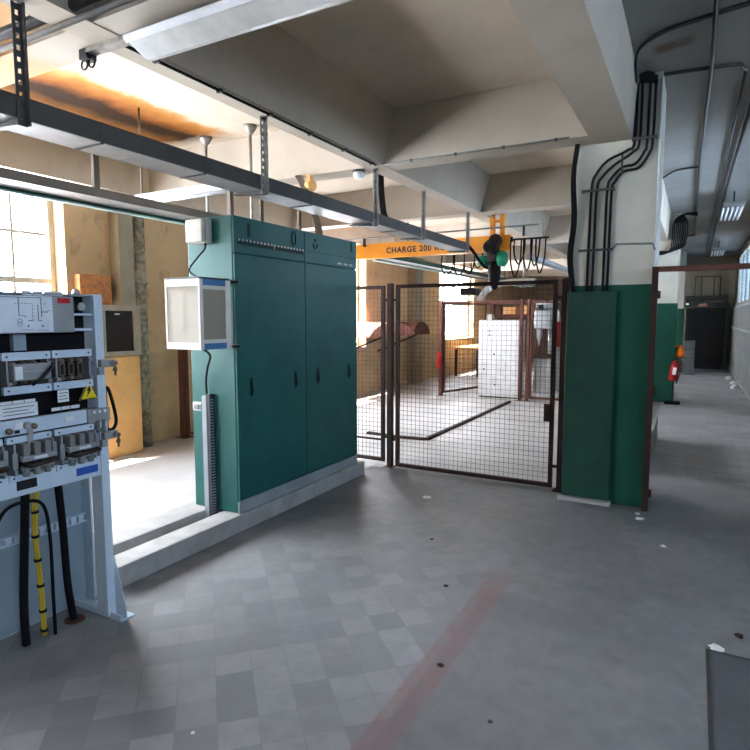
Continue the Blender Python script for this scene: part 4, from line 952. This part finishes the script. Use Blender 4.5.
for k in range(7):
    y0 = 6.0 + k * 2.03
    p = thing('partition_panel', (.95, y0 + 1, 0), 'grey sheet partition panel along the aisle wall, ' + ('first', 'second', 'third', 'fourth', 'fifth', 'sixth', 'seventh')[k] + ' from the brown frame', 'partition', 'grey partition panels along the aisle')
    h = 1.88
    mb = MB(); n = 18
    for j in range(n):
        a = y0 + 2.0 * j / n; mb.box(.955 + (.012 if j % 2 else 0), .975 + (.012 if j % 2 else 0), a, a + 2.0 / n, .04, h)
    mb.build('sheet', 'grey_part', p)
    for zz in (.05, 1.25, h - .06): MB().box(.935, .954, y0, y0 + 2.0, zz, zz + .05).build('rail', 'grey_part', p)
    for yy in (y0, y0 + 1.95): MB().box(.935, .985, yy, yy + .05, 0, .04).build('foot', 'grey_part', p)
for k, (x, yy, s) in enumerate(((.84, 14.9, .09), (.87, 15.9, .08), (.82, 17.2, .08))):
    tag(MB().blob((x, yy, s * .3), s, 11 + k, .7).build('rag_heap', 'plaster_chip'), ('white crumpled rag at the foot of the grey partition, nearest the brown frame', 'white crumpled rag between two others by the grey partition', 'white crumpled rag by the partition, closest to the dark gate')[k], 'rag', 'white rags along the partition')
for k, yy in enumerate((10.2, 16.6)):
    l = thing('louvred_light', (.42, yy + .7, 3.1), 'slatted metal ceiling light in the aisle, ' + ('nearer the column' if k == 0 else 'nearer the dark gate'), 'light fitting', 'slatted aisle lights')
    MB().box(.28, .56, yy, yy + 1.3, 3.2, 3.26, .01).build('housing', 'trunk', l)
    for xx in (.29, .35, .41, .47, .53): MB().tube([(xx, yy + .03, 3.17), (xx, yy + 1.27, 3.17)], .014, 8).build('tube', 'white_label', l)
    for yy2 in (yy + .1, yy + 1.2): MB().box(.41, .43, yy2, yy2 + .02, 3.26, 3.42).build('drop_rod', 'trunk_dark', l)
# dark folding gate and lift machinery at the end
dg = thing('folding_gate', (.27, 20.4, 0), 'dark folding lift gate closing the end of the aisle', 'gate')
mb = MB()
for k in range(14):
    xx = -.2 + k * .07; MB().box(xx, xx + .03, 20.36, 20.4, .05, 1.78).build('bar', 'darkgate', dg)
MB().box(-.26, .76, 20.34, 20.42, 1.78, 1.86).build('top_rail', 'darkgate', dg)
MB().box(-.26, .76, 20.34, 20.42, 0, .05).build('bottom_rail', 'darkgate', dg)
MB().box(-.26, .76, 20.43, 20.495, .05, 1.78).build('back_sheet', 'darkgate', dg)
for zz in (.5, 1.0, 1.5): MB().box(-.26, .76, 20.42, 20.43, zz, zz + .03).build('cross_rail', 'darkgate', dg)
lm = thing('lift_machinery', (.25, 20.3, 1.86), 'dark lift machinery housing above the folding gate', 'machinery')
MB().box(-.3, .8, 20.28, 20.495, 1.88, 2.02, .01).build('lintel_box', 'dark_machine', lm)
MB().box(-.3, .8, 20.3, 20.495, 2.1, 2.22, .01).build('header_box', 'dark_machine', lm)
MB().box(.12, .2, 20.3, 20.495, 2.02, 2.1).box(-.28, -.2, 20.3, 20.495, 2.02, 2.1).box(.7, .78, 20.3, 20.495, 2.02, 2.1).build('spacer', 'dark_machine', lm)
for xx in (-.05, .12, .45, .62): MB().tube([(xx, 20.42, 2.22), (xx, 20.42, 2.8)], .016, 6).build('pipe', 'dark_machine', lm)
MB().tube([(-.05, 20.42, 2.8), (.62, 20.42, 2.8)], .016, 6).build('pipe', 'dark_machine', lm)
MB().box(-.27, -.2, 20.27, 20.28, 1.95, 2.0).build('indicator', 'lit', lm)
MB().prism([(.05, 1.9), (.3, 1.9), (.28, 2.0), (.1, 1.98)], 'y', 20.26, 20.28).build('warning_plate', 'canopy', lm)
tag(MB().box(.8, .88, 20.3, 20.49, 0, 2.0, .01).build('gate_post', 'dark_machine'), 'dark steel jamb beside the folding gate at the aisle end', 'post')

# ================================================================ FLOOR DETAILS
cvp = thing('floor_cover', (.55, 2.4, 0), 'dark grey steel cover plate let into the floor by the aisle side', 'cover plate')
MB().box(.13, .95, 1.2, 3.0, .0005, .004).build('plate', 'cover_steel', cvp)
mb = MB()
for a in ((.115, .13, 1.185, 3.015), (.95, .965, 1.185, 3.015)): mb.box(*a, .0003, .006)
mb.box(.13, .95, 3.0, 3.015, .0003, .006).box(.13, .95, 1.185, 1.2, .0003, .006); mb.build('edge_strip', 'trunk_dark', cvp)
bits = [(-1.962, 4.502, .032, 'plaster_chip', 'white plaster chip on the floor in front of the mesh gate', 'chip'),
        (-.303, 4.80, .03, 'plaster_chip', 'white plaster chip at the foot of the brown frame', 'chip'),
        (-.33, 4.93, .02, 'plaster_chip', 'small white chip touching the base of the column', 'chip'),
        (-.12, 4.284, .022, 'plaster_chip', 'lone small white chip out in the aisle entrance', 'chip'),
        (.158, 3.043, .03, 'plaster_chip', 'white chip at the corner of the steel cover plate', 'chip'),
        (.26, 3.22, .022, 'rust', 'brown wood splinter beyond the steel cover plate', 'splinter'),
        (-1.579, 1.454, .008, 'plaster_chip', 'tiny pale chip on the diamond tiles', 'chip'),
        (-1.197, 3.033, .014, 'rust', 'small dark crumb just beside the faded red line', 'crumb'),
        (-1.55, 3.65, .014, 'ink', 'small dark crumb out on the cement before the gate', 'crumb'),
        (-.93, 2.3, .014, 'rust', 'small brown crumb lying on the faded red line', 'crumb'),
        (-.62, 2.05, .01, 'ink', 'tiny dark crumb on the bare cement past the red line', 'crumb')]
for k, (x, y, s, m, lb_, c) in enumerate(bits):
    tag(MB().blob((x, y, s * .17), s, 40 + k, .35).build('plaster_chip' if c == 'chip' else 'floor_crumb' if c == 'crumb' else 'wood_splinter', m), lb_, c)

# ================================================================ LIGHT
W = bpy.data.worlds.new('World'); S.world = W; W.use_nodes = True
nt = W.node_tree; bg = nt.nodes['Background']
# bright hazy sky on the sunny side of the building, plain blue sky on the other
wx, wy, wz = sepxyz(nt, N(nt, 'ShaderNodeTexCoord').outputs['Generated'])
east = mrange(nt, wx, -.35, .35)
nt.links.new(mixc(nt, east, (.92, .95, 1.0), (.62, .79, 1.0)), bg.inputs[0])
nt.links.new(mrange(nt, wx, -.35, .35, 54, 14), bg.inputs[1])
sun = bpy.data.lights.new('Sun', 'SUN'); sun.energy = 240; sun.angle = math.radians(.6); sun.color = (1, .86, .66)
so_ = bpy.data.objects.new('Sun', sun); COL.objects.link(so_)
d = Vector((.34, .36, -1.0)); so_.rotation_euler = d.to_track_quat('-Z', 'Y').to_euler(); so_.location = (-12, -4, 20)
def portal(name, loc, sx, sy, direc):
    l = bpy.data.lights.new(name, 'AREA'); l.shape = 'RECTANGLE'; l.size = sx; l.size_y = sy; l.cycles.is_portal = True
    o = bpy.data.objects.new(name, l); COL.objects.link(o); o.location = loc
    o.rotation_euler = Vector(direc).to_track_quat('-Z', 'Z').to_euler()
for i, (a, b) in enumerate(wins): portal('window_daylight', (-6.25, (a + b) / 2, (ZS + ZT) / 2), b - a, ZT - ZS, (1, 0, 0))
portal('window_daylight', (1.25, 9.25, 2.5), 4.5, 1.2, (-1, 0, 0)); portal('window_daylight', (1.25, 17.2, 2.575), 4, 1.25, (-1, 0, 0))
portal('window_daylight', (4.25, -1.3, 2.8), 3, 1.1, (-1, 0, 0)); portal('window_daylight', (4.25, 2.7, 2.8), 3, 1.1, (-1, 0, 0))

# ================================================================ CAMERA
cam = bpy.data.cameras.new('Camera'); cam.sensor_width = 36; cam.lens = 580 / 750 * 36; cam.clip_start = .05
co = bpy.data.objects.new('Camera', cam); COL.objects.link(co); co.location = (0, 0, 1.55)
co.rotation_euler = (math.radians(90) - math.atan(57 / 580), 0, math.radians(28.8)); S.camera = co
S.view_settings.view_transform = 'Standard'; S.view_settings.look = 'None'
S.view_settings.exposure = .25; S.view_settings.gamma = 1; S.view_settings.use_curve_mapping = False
S.cycles.use_denoising = True
S.cycles.max_bounces = 12; S.cycles.diffuse_bounces = 8; S.cycles.transparent_max_bounces = 16
S.cycles.sample_clamp_indirect = 6
S.cycles.caustics_reflective = False; S.cycles.caustics_refractive = False
